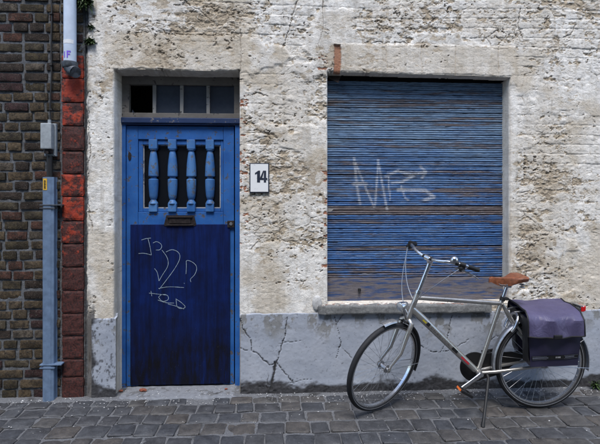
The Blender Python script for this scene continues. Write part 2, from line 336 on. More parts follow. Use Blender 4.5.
# ------------------------------------------------------------------ house with the plastered front
house = empty('plastered_house', (.6, 0, 0), 'pale crumbling plaster house front with a blue door and a blue shutter', 'house')
DOOR = (-1.284, -.292, -.10, 2.583)           # opening x0, x1, z0, z1
WIN = (.409, 1.928, .70, 2.578)
def build_wall():
    xs = axis(HOUSE_L, HOUSE_L, 2.80, 5.0, .0044, .05); zs = axis(-.1, .60, 3.28, 5.6, .0044, .05)
    X, Z = np.meshgrid(xs, zs, indexing='ij')
    wx = .035 * (fbm(X / .13, Z / .13, 3, 5, .65) - .5); wz = .032 * (fbm(X / .13, Z / .13, 13, 5, .65) - .5); U = X + wx; V = Z + wz
    h = .016 * (fbm(X / .8, Z / .8, 21, 3) - .5)
    # regional character: 0 smooth skim ... 1 heavily broken
    reg = .5 + 1.25 * (fbm(X / .55, Z / .5, 31, 4) - .5)
    reg = reg + .16 * np.exp(-((X - .05) / .38) ** 2) * sstep(Z, .9, 1.8) + .10 * np.exp(-((X - 2.15) / .35) ** 2) - .07 * sstep(X, 2.1, 2.6) * (1 - sstep(Z, 1.7, 2.2)) - .05 * sstep(Z, 2.3, 2.9) * sstep(X, .4, 1.2) - .07 * (1 - sstep(X, -1.4, -1.25)) - .09 * np.exp(-((X - .05) / .4) ** 2) * (1 - sstep(Z, .9, 1.5))
    course = np.sin(2 * pi * (Z + .006 * np.sin(X * 3)) / .078)
    c = fbm(U / .068, V / .044, 41, 6, .68) + .035 * course
    t = .325 + .56 * (reg - .5)
    coat = sstep(c, t - .012, t + .012)
    c2 = fbm(U / .032, V / .021, 61, 5, .68) + .025 * course
    t2 = .335 + .60 * (reg - .5); coat2 = sstep(c2, t2 - .018, t2 + .018)
    pitn = fbm(U / .030, V / .020, 81, 5, .64); pt = .705 - .30 * (reg - .5); pit = sstep(pitn, pt, pt + .05)
    clus = fbm(X / .20, Z / .14, 87, 4); pit = pit * sstep(clus, .46, .58)
    lump = fbm(U / .036, V / .024, 95, 5, .62)
    h = h + .0040 * coat + .0026 * coat2 - .009 * pit + .0065 * (lump - .5) + .0040 * (fbm(X / .016, Z / .013, 99, 3, .6) - .5) * (1.4 - coat)
    # old masonry courses showing through the limewash
    Zc = Z + .45 * wz + .012 * np.sin(X * 2.1); row = np.floor(Zc / .080).astype(int); T1 = np.random.default_rng(5).random((200, 200)); xo = T1[row % 200, 3] * .21; fxx = (X + .4 * wx + xo) / .205; colb = np.floor(fxx).astype(int)
    rb = T1[row % 200, (colb + 40) % 200]; fz_ = (Zc / .080 - row); jd = np.minimum(np.minimum(fz_, 1 - fz_) * .080, np.minimum(fxx - colb, 1 - (fxx - colb)) * .205)
    mc = np.clip(sstep(fbm(X / .6, Z / .5, 231, 3), .42, .56) + .6 * sstep(Z, 2.75, 2.95), 0, 1)
    h = h + mc * (.005 * (rb - .5) - .0027 * (1 - sstep(jd + .006 * (lump - .5), .001, .010)))
    # hairline and open cracks
    vd = voro(U / .19, V / .10, 5); ck = (1 - sstep(vd, .010, .034)) * sstep(fbm(X / .30, Z / .26, 7, 3), .57, .66)
    U2 = X + .03 * (fbm(X / .04, Z / .04, 203, 4, .7) - .5) + wx; V2 = Z + .03 * (fbm(X / .04, Z / .04, 213, 4, .7) - .5) + wz; gap = .15 + 1.2 * fbm(X / .06, Z / .06, 223, 3)
    def line(pts, w):
        return 1 - sstep(polydist(U2, V2, [at(*p) for p in pts]), w * .3 * gap, w * gap)
    big = np.maximum.reduce([line([(296, 0), (292, 22), (285, 42), (283, 52)], .006), line([(322, 0), (323, 30), (318, 44), (324, 60), (326, 72)], .007), line([(240, 30), (241, 60), (238, 82), (241, 104)], .008),
          line([(244, 96), (258, 92), (268, 95)], .008), line([(88, 100), (90, 150), (87, 190), (92, 230)], .006), line([(520, 8), (517, 24), (523, 40)], .006), line([(575, 25), (570, 35), (562, 39)], .010), line([(372, 42), (440, 44), (512, 50)], .005), line([(92, 36), (150, 33), (240, 37)], .004)])
    ck = np.maximum(ck * .7, big); h = h - .008 * ck
    # smooth repaired bands: lintel of the window and of the door, jambs, the column left of the door
    sm = np.zeros_like(X)
    def band(x0, x1, z0, z1, e=.02):
        return sstep(X + wx, x0 - e, x0 + e) * (1 - sstep(X + wx, x1 - e, x1 + e)) * sstep(Z + wz, z0 - e, z0 + e) * (1 - sstep(Z + wz, z1 - e, z1 + e))
    sm = np.maximum(sm, .75 * band(.46, 1.98, 2.5, 2.815)); sm = np.maximum(sm, .6 * band(-1.36, -.22, 2.5, 2.86)); sm = np.maximum(sm, .9 * band(-1.36, -1.2, .6, 2.62)); sm = np.maximum(sm, .8 * band(1.9, 1.985, .6, 2.6, .012)); sm = np.maximum(sm, .8 * band(-.31, -.255, .6, 2.5, .008))
    sm = np.maximum(sm, .85 * sstep(fbm(X / .42, Z / .34, 71, 4), .50, .58))
    flat = .0108 + .010 * (fbm(X / .5, Z / .5, 22, 3) - .5) + .0045 * (lump - .5) - .009 * pit
    h = h * (1 - sm) + flat * sm + .004 * band(.46, 1.98, 2.5, 2.815, .006)
    for jx in (386, 421, 455, 498): h = h - .006 * (1 - sstep(np.abs(X + wx * .6 - at(jx, 60)[0]), .002, .006)) * band(.42, 2.0, 2.56, 2.81, .004)
    coat = np.clip(coat * (.55 + .45 * coat2) + sm * .35, 0, 1); bare = (1 - coat) * (1 - .75 * coat2)
    # open brick pocket beside the lintel
    bx0, bz1 = at(333.5, 45); bx1, bz0 = at(340, 71); bk = band(bx0, bx1, bz0 - .02, bz1, .004); h = h - .014 * bk
    bk2 = sstep(fbm(X / .05, Z / .03, 131, 4), .64, .67) * (band(-.30, -.22, 1.2, 2.4, .01) + band(.36, .43, 1.0, 1.9, .01) + band(.33, .41, 2.6, 2.72, .01)); bk = np.clip(bk + bk2, 0, 1); h = h - .004 * bk2
    # left edge against the red blocks is broken back
    le = 1 - sstep(X + .02 * (fbm(Z / .06, X / .06, 141, 4) - .5), HOUSE_L + .004, HOUSE_L + .03); h = h - .02 * le
    stain = sstep(fbm(U / .42, V / .38, 151, 4), .50, .66) * .85
    stain = np.clip(stain + .6 * np.exp(-((X - .08) / .28) ** 2 - ((Z - 2.2) / .55) ** 2) + .7 * np.exp(-((X - 2.22) / .22) ** 2 - ((Z - 1.75) / .5) ** 2), 0, 1) * (1 - .5 * sstep(Z, 2.6, 3.0) * sstep(X, .2, .6))
    stain = np.clip(stain + .75 * band(.46, 1.98, 2.5, 2.815) * (.4 + fbm(X / .12, Z / .2, 155, 4)) + .75 * band(-1.36, -.22, 2.5, 2.86) * (.4 + fbm(X / .12, Z / .2, 157, 4)), 0, 1)
    soot_shade = (1 - sstep(X, HOUSE_L, HOUSE_L + .07)) * sstep(fbm(X / .03, Z / .10, 161, 4), .48, .62) * .6
    soot_shade = np.maximum(soot_shade, (1 - sstep(X, -1.435, -1.425)) * (1 - sstep(Z + .2 * (fbm(X / .05, Z / .08, 163, 4) - .5), .60, .72))); soot_shade = np.maximum(soot_shade, 1 - sstep(X + .03 * (fbm(X / .04, Z / .07, 165, 4) - .5), HOUSE_L + .004, HOUSE_L + .012))  # shade of the gap beside the plinth painted onto the plaster, plus dark joint
    ck_soot = ck * .7
    # openings: the sheet turns into the reveals
    y = -h; keep = np.ones((len(xs) - 1, len(zs) - 1), bool); low = (Z < .603) & (X > -1.442)
    h = np.where(low, -.03, h); y = -h
    rag = .006 * (fbm(X / .03, Z / .03, 171, 4) - .5) + .010 * (fbm(X / .14, Z / .14, 175, 2) - .5)
    for (x0, x1, z0, z1), dep, top, slant in ((DOOR, .185, .185, 0.), (WIN, .125, .05, -.026)):
        zt = z1 + slant * ((X - x0) / (x1 - x0) - .5)
        dl = X - x0; dr = x1 - X; dt = zt - Z; d = np.minimum(np.minimum(dl, dr), dt + rag * .6)
        if z0 > 0: d = np.minimum(d, Z - z0)
        ist = (dt <= dl) & (dt <= dr)
        mx = np.where(ist, top, dep); prof = np.clip((d - .001) / .0105, 0, 1) ** 1.6
        y = np.where(d > 0, -np.maximum(h, -.004) * (1 - prof) + mx * prof, y + .006 * sstep(d + rag, -.012, 0))
        dc = .25 * (d[:-1, :-1] + d[1:, 1:] + d[1:, :-1] + d[:-1, 1:]); keep &= ~(dc > .0155)
        coat = np.where(d > -.008, np.maximum(coat, .85), coat); bare = np.where(d > -.008, bare * .3, bare); stain = np.where(d > .004, .55, stain)
    return grid_mesh('wall', X, y, Z, M['plaster'], keep, dict(coat=coat, bare=bare, stain=stain, pit=np.clip(pit * (1 - .3 * sm) + ck_soot, 0, 1), smoothed=sm, brick=bk, soot_shade=soot_shade), house)
build_wall()
tag(MB().add([(HOUSE_L, .5, -.1), (5, .5, -.1), (5, .5, 5.6), (HOUSE_L, .5, 5.6), (HOUSE_L, .0, -.1), (5, .0, -.1), (5, .0, 5.6), (HOUSE_L, .0, 5.6)], [(0, 1, 2, 3), (0, 4, 7, 3), (1, 5, 6, 2), (3, 7, 6, 2), (0, 1, 5, 4)]).build('light_block_shell', M['dark'], house))  # dark box added behind the front sheet to keep sky light out

def build_plinth(x0, x1, ztop, cracks, seed, edge_soot, proud, name, fx):
    xs = axis(x0, x0, fx, x1, .0055, .05) if x1 > fx else np.arange(x0, x1 + .003, .0055); zs = np.arange(-.06, ztop + .03, .0055)
    X, Z = np.meshgrid(xs, zs, indexing='ij'); wx = .02 * (fbm(X / .07, Z / .07, seed, 4) - .5); wz = .02 * (fbm(X / .07, Z / .07, seed + 9, 4) - .5)
    h = proud + .008 * (fbm(X / .5, Z / .3, seed + 1, 3) - .5) + .003 * (fbm(X / .03, Z / .03, seed + 2, 4) - .5)
    ck = np.zeros_like(X)
    X2 = X + wx + .022 * (fbm(X / .035, Z / .035, seed + 41, 4, .7) - .5); Z2 = Z + wz + .022 * (fbm(X / .035, Z / .035, seed + 43, 4, .7) - .5); gap = .25 + .95 * fbm(X / .05, Z / .05, seed + 45, 3)
    for pts, w_ in cracks: ck = np.maximum(ck, 1 - sstep(polydist(X2, Z2, [at(*p) for p in pts]), w_ * .3 * gap, w_ * gap))
    vd = voro((X + wx * 1.6) / .55, (Z + wz * 1.6) / .34, seed + 4); ck = np.maximum(ck, .75 * (1 - sstep(vd, .003, .012)) * sstep(fbm(X / .4, Z / .3, seed + 5, 3), .64, .70))
    peel = sstep(fbm((X + wx) / .07, (Z + wz) / .10, seed + 6, 6, .68), .545, .61) * sstep(Z + .25 * (fbm(X / .18, Z / .5, seed + 7, 3) - .5), ztop - .25, ztop - .08)
    n = fbm(X / .16, Z / .09, seed + 8, 5, .62)
    soot_shade = 1 - sstep(Z + .16 * (n - .5), .055, .105)
    if edge_soot: soot_shade = np.maximum(soot_shade, np.maximum(1 - sstep(X - x0 + .12 * (n - .5), .0, .035), .75 * sstep(fbm(X / .018, Z / .026, seed + 12, 4), .60, .70)))
    soot_shade = np.maximum(soot_shade, .4 * sstep(fbm(X / .014, Z / .014, seed + 15, 3), .76, .80))
    h = h - .008 * ck - .0016 * peel - .006 * soot_shade * (fbm(X / .02, Z / .02, seed + 20, 3) - .3)
    h = h + .006 * sstep(n, .3, .7) * (1 - sstep(Z, .0, .12))
    rt = np.clip((Z - (ztop + .008 * (fbm(X / .08, Z * 0, seed + 30, 3) - .5)) + .006) / .008, 0, 1); y = -h * (1 - rt) + .02 * rt
    y = np.where(Z > ztop + .02, .03, y)
    return grid_mesh(name, X, y, Z, M['plinth'], None, dict(peel=peel, soot_shade=soot_shade, crackc=np.clip(ck, 0, 1)), house)
CR = [([(241, 318), (243, 328), (250, 338), (252, 350), (258, 353), (270, 364)], .006), ([(235, 345), (244, 349), (252, 350)], .004), ([(287, 317), (285, 335), (280, 352), (277, 363)], .007), ([(270, 364), (277, 363), (283, 370), (290, 378), (294, 383)], .006),
      ([(275, 363), (273, 376), (271, 388)], .020), ([(335, 316), (338, 330), (340, 342), (336, 358)], .003), ([(452, 314), (449, 325), (446, 340), (440, 350)], .003), ([(420, 345), (432, 352), (450, 349), (470, 338)], .003), ([(560, 318), (555, 340), (562, 360)], .003)]
build_plinth(-.288, 5.0, .643, CR, 300, False, .016, 'plinth', 2.86)
build_plinth(HOUSE_L + .055, -1.262, .622, [], 350, True, .022, 'plinth', 2.86)

# --- window sill with loose mortar on it
sx0, _ = at(318, 304, -.03); sx1, _ = at(491, 304, -.03)
def lumpy(x0, x1, y0, y1, z0, z1, n=(60, 5, 5), amp=.004, seed=0):
    bm = bmesh.new(); bmesh.ops.create_cube(bm, size=1)
    mb = MB()
    def face(o, u, v, nu, nv):
        vs = []; fs = []
        for i in range(nu + 1):
            for j in range(nv + 1): vs.append(Vector(o) + Vector(u) * (i / nu) + Vector(v) * (j / nv))
        for i in range(nu):
            for j in range(nv): a = i * (nv + 1) + j; fs.append((a, a + nv + 1, a + nv + 2, a + 1))
        mb.add(vs, fs, False)
    bm.free(); dx, dy, dz = x1 - x0, y1 - y0, z1 - z0; a, b, c = n
    face((x0, y0, z0), (dx, 0, 0), (0, 0, dz), a, c); face((x0, y0, z1), (dx, 0, 0), (0, dy, 0), a, b); face((x0, y0, z0), (dx, 0, 0), (0, dy, 0), a, b)
    face((x0, y0, z0), (0, dy, 0), (0, 0, dz), b, c); face((x1, y0, z0), (0, dy, 0), (0, 0, dz), b, c); face((x0, y1, z0), (dx, 0, 0), (0, 0, dz), a, c)
    def d(v):
        q = v * 22 + Vector((seed, seed, seed)); e = Vector((mnoise.noise(q), mnoise.noise(q + Vector((7, 0, 0))), mnoise.noise(q + Vector((0, 9, 0))))) * amp
        cxyz = Vector(((x0 + x1) / 2, (y0 + y1) / 2, (z0 + z1) / 2)); r = v - cxyz
        k = sum((abs(r[i]) > .46 * (dx, dy, dz)[i]) for i in range(3))
        if k >= 2: r2 = Vector([r[i] - math.copysign(amp * .9, r[i]) if abs(r[i]) > .46 * (dx, dy, dz)[i] else r[i] for i in range(3)]); v = cxyz + r2
        return v + e
    mb.apply(d); return mb
sill = lumpy(sx0, sx1, -.055, .12, .632, .703, (110, 9, 5), .004, 3).build('window_sill', M['stone'], house)
cr = MB(); random.seed(5)
for i in range(260):
    x = random.uniform(sx0 + .02, sx1 - .02); k = .5 + mnoise.noise(Vector((x * 6, 0, 0)))
    if random.random() > k + .15: continue
    cr.sphere((x, random.uniform(-.035, .06), .700), random.uniform(.005, .014), 1, (random.uniform(1, 1.9), 1, .7), .25)
g = G('crumbled mortar and brick'); n = g.noise(14, 5, .7); n2 = g.noise(90, 5, .7); M['crumb'] = g.set(color=g.mix(g.step(n, .45, .58), g.mix(g.step(n2, .3, .7), (.20, .195, .185), (.34, .33, .31)), (.17, .075, .05)), rough=.95, normal=g.bump(n2, .004, 1))
tag(cr.build('mortar_crumbs', M['crumb'], house), kind='stuff')
# rounded mortar lump at the left end of the sill
lump = MB().sphere((at(317, 300)[0], -.012, at(317, 303)[1]), .05, 3, (.8, .42, 1.25), 0).apply(lambda v: v + Vector((0, 1, 1)) * .006 * mnoise.noise(v * 30))
M['render_patch'] = simple('cement patch', (.40, .40, .395), .9, 0, 60, .25, .003)
lump.build('mortar_patch', M['render_patch'], house)

# --- roller shutter
shut = bpy.data.objects.new('roller_shutter', None); COL.objects.link(shut); shut.parent = house; SHX, SHY = 1.17, .108
shut.location = Vector((SHX, SHY, .7)) - house.location; tag(shut, 'weathered blue wooden roller shutter with a pale spray tag, pulled down')
TAG = [[(354, 158), (357, 186), (360, 204)], [(354, 159), (364, 184), (374, 207)], [(375, 205), (377, 180), (378, 160)], [(378, 160), (382, 182), (387, 210)], [(388, 172), (390, 200)], [(386, 176), (398, 171), (412, 175), (425, 172)], [(392, 183), (402, 182), (415, 175)], [(398, 190), (412, 190), (425, 190), (434, 197), (424, 200)], [(401, 186), (405, 198), (408, 200)], [(420, 166), (426, 172), (422, 178)], [(354, 184), (366, 184)]]
TAGW = [.013, .011, .010, .011, .007, .016, .014, .017, .009, .013, .02]
SL0, SL1 = at(330, 278, SHY)[1], 2.545; NS = 44; pit_ = (SL1 - SL0) / NS
xl, xr = WIN[0] - .03, WIN[1] + .03
r_h = [random.choice((.475, .47, .46, .45, .43)) for _ in range(NS)]
def slat_mesh(i):
    zc = SL0 + (i + .5) * pit_; hh = pit_ * r_h[i]; nx = 150; r = random.Random(100 + i)
    gv = r.uniform(-.12, .22); prof = [(.014, -hh), (.0015, -hh), (-.0022, -hh * .74), (-.0022, hh * (gv - .22)), (.0030, hh * gv), (-.0016, hh * (gv + .2)), (-.0018, hh * .76), (.0012, hh * .99), (.014, hh)]
    xs = np.linspace(xl, xr, nx); ph = r.uniform(0, 9); X = np.repeat(xs[:, None], len(prof), 1)
    sag = .0012 * np.sin(xs * 1.7 + ph) + .0005 * (fbm(xs / .09, xs * 0 + i, 400, 3) - .5); tilt = r.uniform(-.0015, .0015)
    Yv = SHY + np.array([p[0] for p in prof])[None, :] + (.0022 * (fbm(xs / .2, xs * 0 + i * 3.3, 410, 3) - .5))[:, None] + 0 * X + r.uniform(-.003, .003)
    Zv = zc + np.array([p[1] for p in prof])[None, :] + (sag + tilt * (xs - 1.1))[:, None]
    # chips bitten out of the slat edges
    chip = (.003 * sstep(fbm(xs / .05, xs * 0 + i * 1.7, 420, 4), .66, .76))[:, None]
    Zv[:, 5:] -= chip * np.array([.15, .6, .9, 1])[None, :]
    zf = (zc - SL0) / (SL1 - SL0)
    wear = r.uniform(.14, .325) + .10 * (fbm(X / .5, Zv / .3, 430, 3) - .5) + (.05 if zf < .15 else 0)
    zp = [at(420, p, SHY)[1] for p in (208, 213)]
    if min(abs(zc - q) for q in zp) < pit_ * .52: wear = wear + .16
    fade = np.clip(1.1 * sstep(Zv, 1.3, 2.4) + .8 * (fbm(X / .4, Zv / .1, 440, 3) - .5), 0, 1)
    spray = np.zeros_like(X)
    for pts, w_ in zip(TAG, TAGW):
        spray = np.maximum(spray, 1 - sstep(polydist(X, Zv, [at(a, b, SHY) for a, b in pts]), w_ * .35, w_ * 1.15))
    spray = spray * (.45 + .75 * fbm(X / .03, Zv / .01, 450, 3)) * .58
    return grid_mesh('slat', X, Yv, Zv, M['slat'], None, dict(wear=wear + 0 * X, fade=fade, spray=np.clip(spray, 0, 1)), shut)
for i in range(NS): slat_mesh(i)
br_ = lumpy(xl, xr, SHY - .012, SHY + .02, .705, SL0 - .002, (90, 3, 8), .002, 8).build('bottom_rail', M['greywood'], shut)
hx, hz = at(359, 290, SHY); MB().box(hx - .012, hx + .012, SHY - .035, SHY - .008, hz - .004, hz + .016, .003).tube([(hx, SHY - .03, hz), (hx - .006, SHY - .034, hz - .02)], .006, 8).build('pull_hook', M['black'], shut)
MB().box(xl, xr, SHY + .03, SHY + .05, .7, 2.9).build('dark_void_sheet', M['dark'], shut)  # dark sheet standing in for the shaded void of the shutter box
# bent metal tongue under the lintel
fx, fz = at(328, 76, .05)
M['rust'] = simple('rusty sheet metal', (.035, .022, .018), .8, 0, 30, .5)
MB().add([(fx, .07, fz + .03), (fx + .12, .07, fz + .03), (fx + .085, .045, fz - .055), (fx + .01, .055, fz - .02), (fx, .073, fz + .03), (fx + .12, .073, fz + .03), (fx + .085, .048, fz - .055), (fx + .01, .058, fz - .02)], [(0, 1, 2, 3), (7, 6, 5, 4), (0, 4, 5, 1), (1, 5, 6, 2), (2, 6, 7, 3), (3, 7, 4, 0)]).build('metal_flashing', M['rust'], house)
fx, fz = at(328, 210, .03)
MB().add([(fx - .02, .06, fz + .02), (fx + .05, .05, fz + .01), (fx + .03, .06, fz - .015), (fx - .02, .07, fz - .02)], [(0, 1, 2, 3)]).build('plaster_flake', M['render_patch'], house)

# --- door frame, transom, door
FY, LY = .155, .172          # frame face, leaf face
df = bpy.data.objects.new('door_frame', None); COL.objects.link(df); df.parent = house; df.location = Vector((-.79, FY, 0)) - house.location
X = lambda px, Y=LY: at(px, 200, Y)[0]
Zp = lambda py, Y=LY: at(180, py, Y)[1]
jx0, jx1 = -1.33, -.25
x0, x1 = X(126, FY), X(234.5, FY)
jl = MB().box(jx0, X(125.5, FY), FY, FY + .07, -.02, Zp(118, FY), .004).build('jamb', M['door_blue'], df); MB().box(X(235, FY), jx1, FY, FY + .07, -.02, Zp(118, FY), .004).build('jamb', M['door_blue'], df)
MB().box(jx0, jx1, FY - .022, FY + .07, Zp(123.5, FY), Zp(118, FY), .006).box(jx0, jx1, FY - .012, FY + .07, Zp(125, FY), Zp(123.7, FY), .002).build('transom_bar', M['dark_blue'], df)
tr = bpy.data.objects.new('transom_window', None); COL.objects.link(tr); tr.parent = house; tr.location = Vector((-.79, FY, 2.3)) - house.location
ty0, ty1, tb, tt = Zp(117.8, FY), Zp(113, FY), Zp(85, FY), Zp(78, FY)
MB().box(jx0, jx1, FY, FY + .05, ty0, ty1, .004).box(jx0, jx1, FY - .004, FY + .05, tb, tt + .1, .004).box(jx0, X(129, FY), FY + .002, FY + .05, ty1 - .01, tb + .01, .003).box(X(234, FY), jx1, FY + .002, FY + .05, ty1 - .01, tb + .01, .003).build('frame', M['oldframe'], tr)
MB().box(jx0, jx1, FY - .02, FY + .05, tt + .012, tt + .15, .004).build('head_board', M['greywood'], tr)
M['muntin'] = m_blue('pale muntin paint', (.22, .215, .20), (.34, .33, .31), .57, (.05, .047, .045)); pm = [129, 154, 181.5, 208, 234]
for a in pm[1:-1]: MB().box(X(a - 1.7, FY), X(a + 1.7, FY), FY + .006, FY + .045, ty1 - .01, tb + .01, .003).build('muntin', M['muntin'], tr)
for a, b in list(zip(pm[:-1], pm[1:]))[1:]: MB().box(X(a, FY), X(b, FY), FY + .026, FY + .030, ty1 - .01, tb + .01).build('pane', M['dusty_glass'], tr)
# a jagged sliver of glass left in the corner of the broken pane
MB().prism([(X(130.5, FY), ty1), (X(134, FY), ty1), (X(131.5, FY), ty1 + .03)], FY + .026, FY + .029).build('glass_shard', M['dusty_glass'], tr)

door = bpy.data.objects.new('door', None); COL.objects.link(door); door.parent = house; door.location = Vector((-.79, LY, 0)) - house.location
tag(door, 'worn blue wooden door with four turned balusters over a dark graffitied panel')
dl, dr = X(126.5), X(234); dz1, dz0 = Zp(126), .006
ox0, ox1, oz0, oz1 = X(138), X(223.5), Zp(212), Zp(139.5)
MB().box(dl, ox0, LY, LY + .045, dz0, dz1, .003).build('stile', M['door_blue'], door); MB().box(ox1, dr, LY, LY + .045, dz0, dz1, .003).build('stile', M['door_blue'], door)
MB().box(ox0 + .0015, ox1 - .0015, LY + .001, LY + .045, oz1, dz1 - .001, .003).build('rail', M['door_blue'], door)
MB().box(ox0 + .0015, ox1 - .0015, LY + .001, LY + .045, Zp(226), oz0, .003).build('rail', M['door_blue'], door)
# inner moulding round the opening
ix0, ix1, iz0, iz1 = X(142.5), X(220.5), Zp(208.5), Zp(144.5)
mo = MB().box(ox0 + .002, ix0, LY + .012, LY + .04, oz0 + .002, oz1 - .002, .002).box(ix1, ox1 - .002, LY + .012, LY + .04, oz0 + .002, oz1 - .002, .002).box(ix0 + .001, ix1 - .001, LY + .013, LY + .04, oz0 + .002, iz0, .002).box(ix0 + .001, ix1 - .001, LY + .013, LY + .04, iz1, oz1 - .002, .002); mo.build('moulding', M['door_blue'], door)
b_ = .009; mo = MB().box(ix0 + .001, ix0 + b_, LY + .02, LY + .042, iz0 + .001, iz1 - .001, .002).box(ix1 - b_, ix1 - .001, LY + .02, LY + .042, iz0 + .001, iz1 - .001, .002).box(ix0 + b_ + .001, ix1 - b_ - .001, LY + .021, LY + .042, iz0 + .001, iz0 + b_, .002).box(ix0 + b_ + .001, ix1 - b_ - .001, LY + .021, LY + .042, iz1 - b_, iz1 - .001, .002)
M['bead'] = m_blue('worn pale bead', (.25, .27, .30), (.42, .43, .44), .55, (.06, .07, .1)); mo.build('glazing_bead', M['bead'], door)
MB().box(ix0, ix1, LY + .043, LY + .047, iz0, iz1).build('glass', M['door_glass'], door)
M['bal'] = m_blue('chipped pale baluster paint', (.016, .085, .26), (.075, .19, .40), .555, (.06, .07, .09))
def baluster(cx):
    y = LY + .004; mb = MB(); zt, zb = oz1 - .0015, oz0 + .002; hw = .034
    mb.box(cx - hw, cx + hw, y - .022, y + .030, Zp(149), zt, .004); mb.box(cx - hw, cx + hw, y - .022, y + .030, zb, Zp(203.5), .004)
    key = [(203.7, .034), (202.5, .032), (200.5, .022), (199.5, .020), (198.6, .025), (196, .030), (190, .034), (184, .036), (179.6, .036), (179.0, .030), (178.5, .022), (177, .022), (176.6, .032), (176, .037), (172, .037), (166, .035), (160, .031), (155, .026), (152.5, .023), (151.6, .020), (150.6, .020), (150.2, .028), (149, .030)]
    mb.rev([(r * 1.12, Zp(p)) for p, r in key], (cx, y + .005, 0), (0, 0, 1), 16, closed_prof=False, up=(1, 0, 0))
    return mb
for a in (153.3, 172.4, 191.2, 209.9): baluster(X(a)).build('baluster', M['bal'], door)
PYF = LY - .014
pn = MB().box(X(130.2, PYF), X(230, PYF), PYF, LY + .03, .016, Zp(224.5, PYF), .003).build('lower_panel', M['panel_blue'], door); tag(pn, 'dark navy lower panel with streaks, grime and chalky scribbles')
# scribbles scratched in pale paint on the panel
def ribbon(mb, pts, w, y):
    P = [Vector((a, 0, b)) for a, b in pts]
    for k in range(3):
        Q = [P[0]]
        for a, b in zip(P[:-1], P[1:]): Q += [a * .75 + b * .25, a * .25 + b * .75]
        Q.append(P[-1]); P = Q
    vs = []; fs = []
    for i, p in enumerate(P):
        t = (P[min(i + 1, len(P) - 1)] - P[max(i - 1, 0)]).normalized(); n = Vector((-t.z, 0, t.x)); ww = w * (.7 + .5 * random.random())
        vs += [p + n * ww / 2 + Vector((0, y, 0)), p - n * ww / 2 + Vector((0, y, 0))]
    for i in range(len(P) - 1): fs.append((2 * i, 2 * i + 1, 2 * i + 3, 2 * i + 2))
    mb.add(vs, fs)
SCR = [[(141.5, 240), (146, 238.5), (151, 238)], [(148, 238.5), (150, 246), (151.5, 255)], [(138.5, 253.5), (144, 253), (151.5, 255)], [(153, 243), (157, 241), (162.5, 245), (160.5, 250), (156, 250)], [(162, 250), (168, 258), (168.5, 266), (163, 274), (159, 281)], [(159, 281), (157.5, 272), (154.5, 268.5)], [(166, 252), (172, 249), (179, 252), (180.5, 258), (176, 267), (168, 278), (159.5, 289)], [(158.5, 288.5), (168, 286.5), (184, 287.5)], [(186, 274), (186.5, 265), (186, 259.5), (193, 262), (197.5, 267), (195, 275), (190, 279), (191, 282)], [(184, 283), (184.6, 283.6)], [(151, 291), (151.8, 296)], [(149, 293), (157, 294), (166, 295)], [(158.5, 297), (162, 294), (168, 295), (169, 300), (162, 302), (158.5, 297)], [(158, 300), (166, 303), (174, 303)], [(176, 298.5), (177, 309), (187, 308), (181, 302), (176, 299)], [(168, 304), (176, 306), (184, 309)]]
mb = MB(); random.seed(3)
for s_ in SCR: ribbon(mb, [at(a, b, PYF) for a, b in s_], .0034, PYF - .0015)
M['chalk'] = simple('pale scribble paint', (.27, .35, .43), .8, 0, 200, .5); mb.build('graffiti', M['chalk'], door)
# letter slot
lx0, lx1, lz0, lz1 = X(164.5), X(196.5), Zp(226), Zp(215.2); yl = LY - .018
M['iron'] = simple('blackened iron', (.035, .028, .028), .5, .6, 60, .5)
ls = MB().prism([(lx0, lz0 + .01), (lx0 + .016, lz1 - .01), (lx0 + .02, lz1), (lx1 - .02, lz1), (lx1 - .016, lz1 - .01), (lx1, lz0 + .01), (lx1 - .01, lz0), (lx0 + .01, lz0)], yl, LY + .0)
ls.build('letter_slot', M['iron'], door)
MB().box(lx0 + .045, lx1 - .045, yl - .006, yl - .0005, lz0 + .022, lz1 - .022, .002).box(lx0 + .03, lx1 - .03, yl - .014, yl - .0005, lz1 - .02, lz1 - .01, .003).box(lx0 + .02, lx1 - .02, yl - .011, yl - .0005, lz0 + .004, lz0 + .014, .003).build('letter_flap', M['steel'] if False else M['iron'], door)
# lock and the old keyhole
kx, kz = X(231.2), Zp(224); lk = MB().box(kx - .030, kx + .026, LY - .022, LY - .0005, kz - .030, kz + .028, .004).build('lock', M['iron'], door)
MB().rev([(0, -.027), (.012, -.027), (.014, -.022)], (kx, LY, kz), (0, 1, 0), 16, closed_prof=False).build('lock_cylinder', M['steel'], door)
kx, kz = X(129.8), Zp(156.5); MB().prism([(kx + .013 * cos(a), kz + .034 * sin(a)) for a in np.linspace(0, 2 * pi, 20)[:-1]], LY - .005, LY - .0005).build('keyhole_cover', M['iron'], door)
# stone threshold
th = lumpy(-1.272, -.30, -.075, .20, -.05, .002, (40, 14, 4), .005, 21); M['thr'] = simple('worn pale concrete', (.15, .16, .178), .9, 0, 35, .22, .003); th.build('threshold', M['thr'], house)

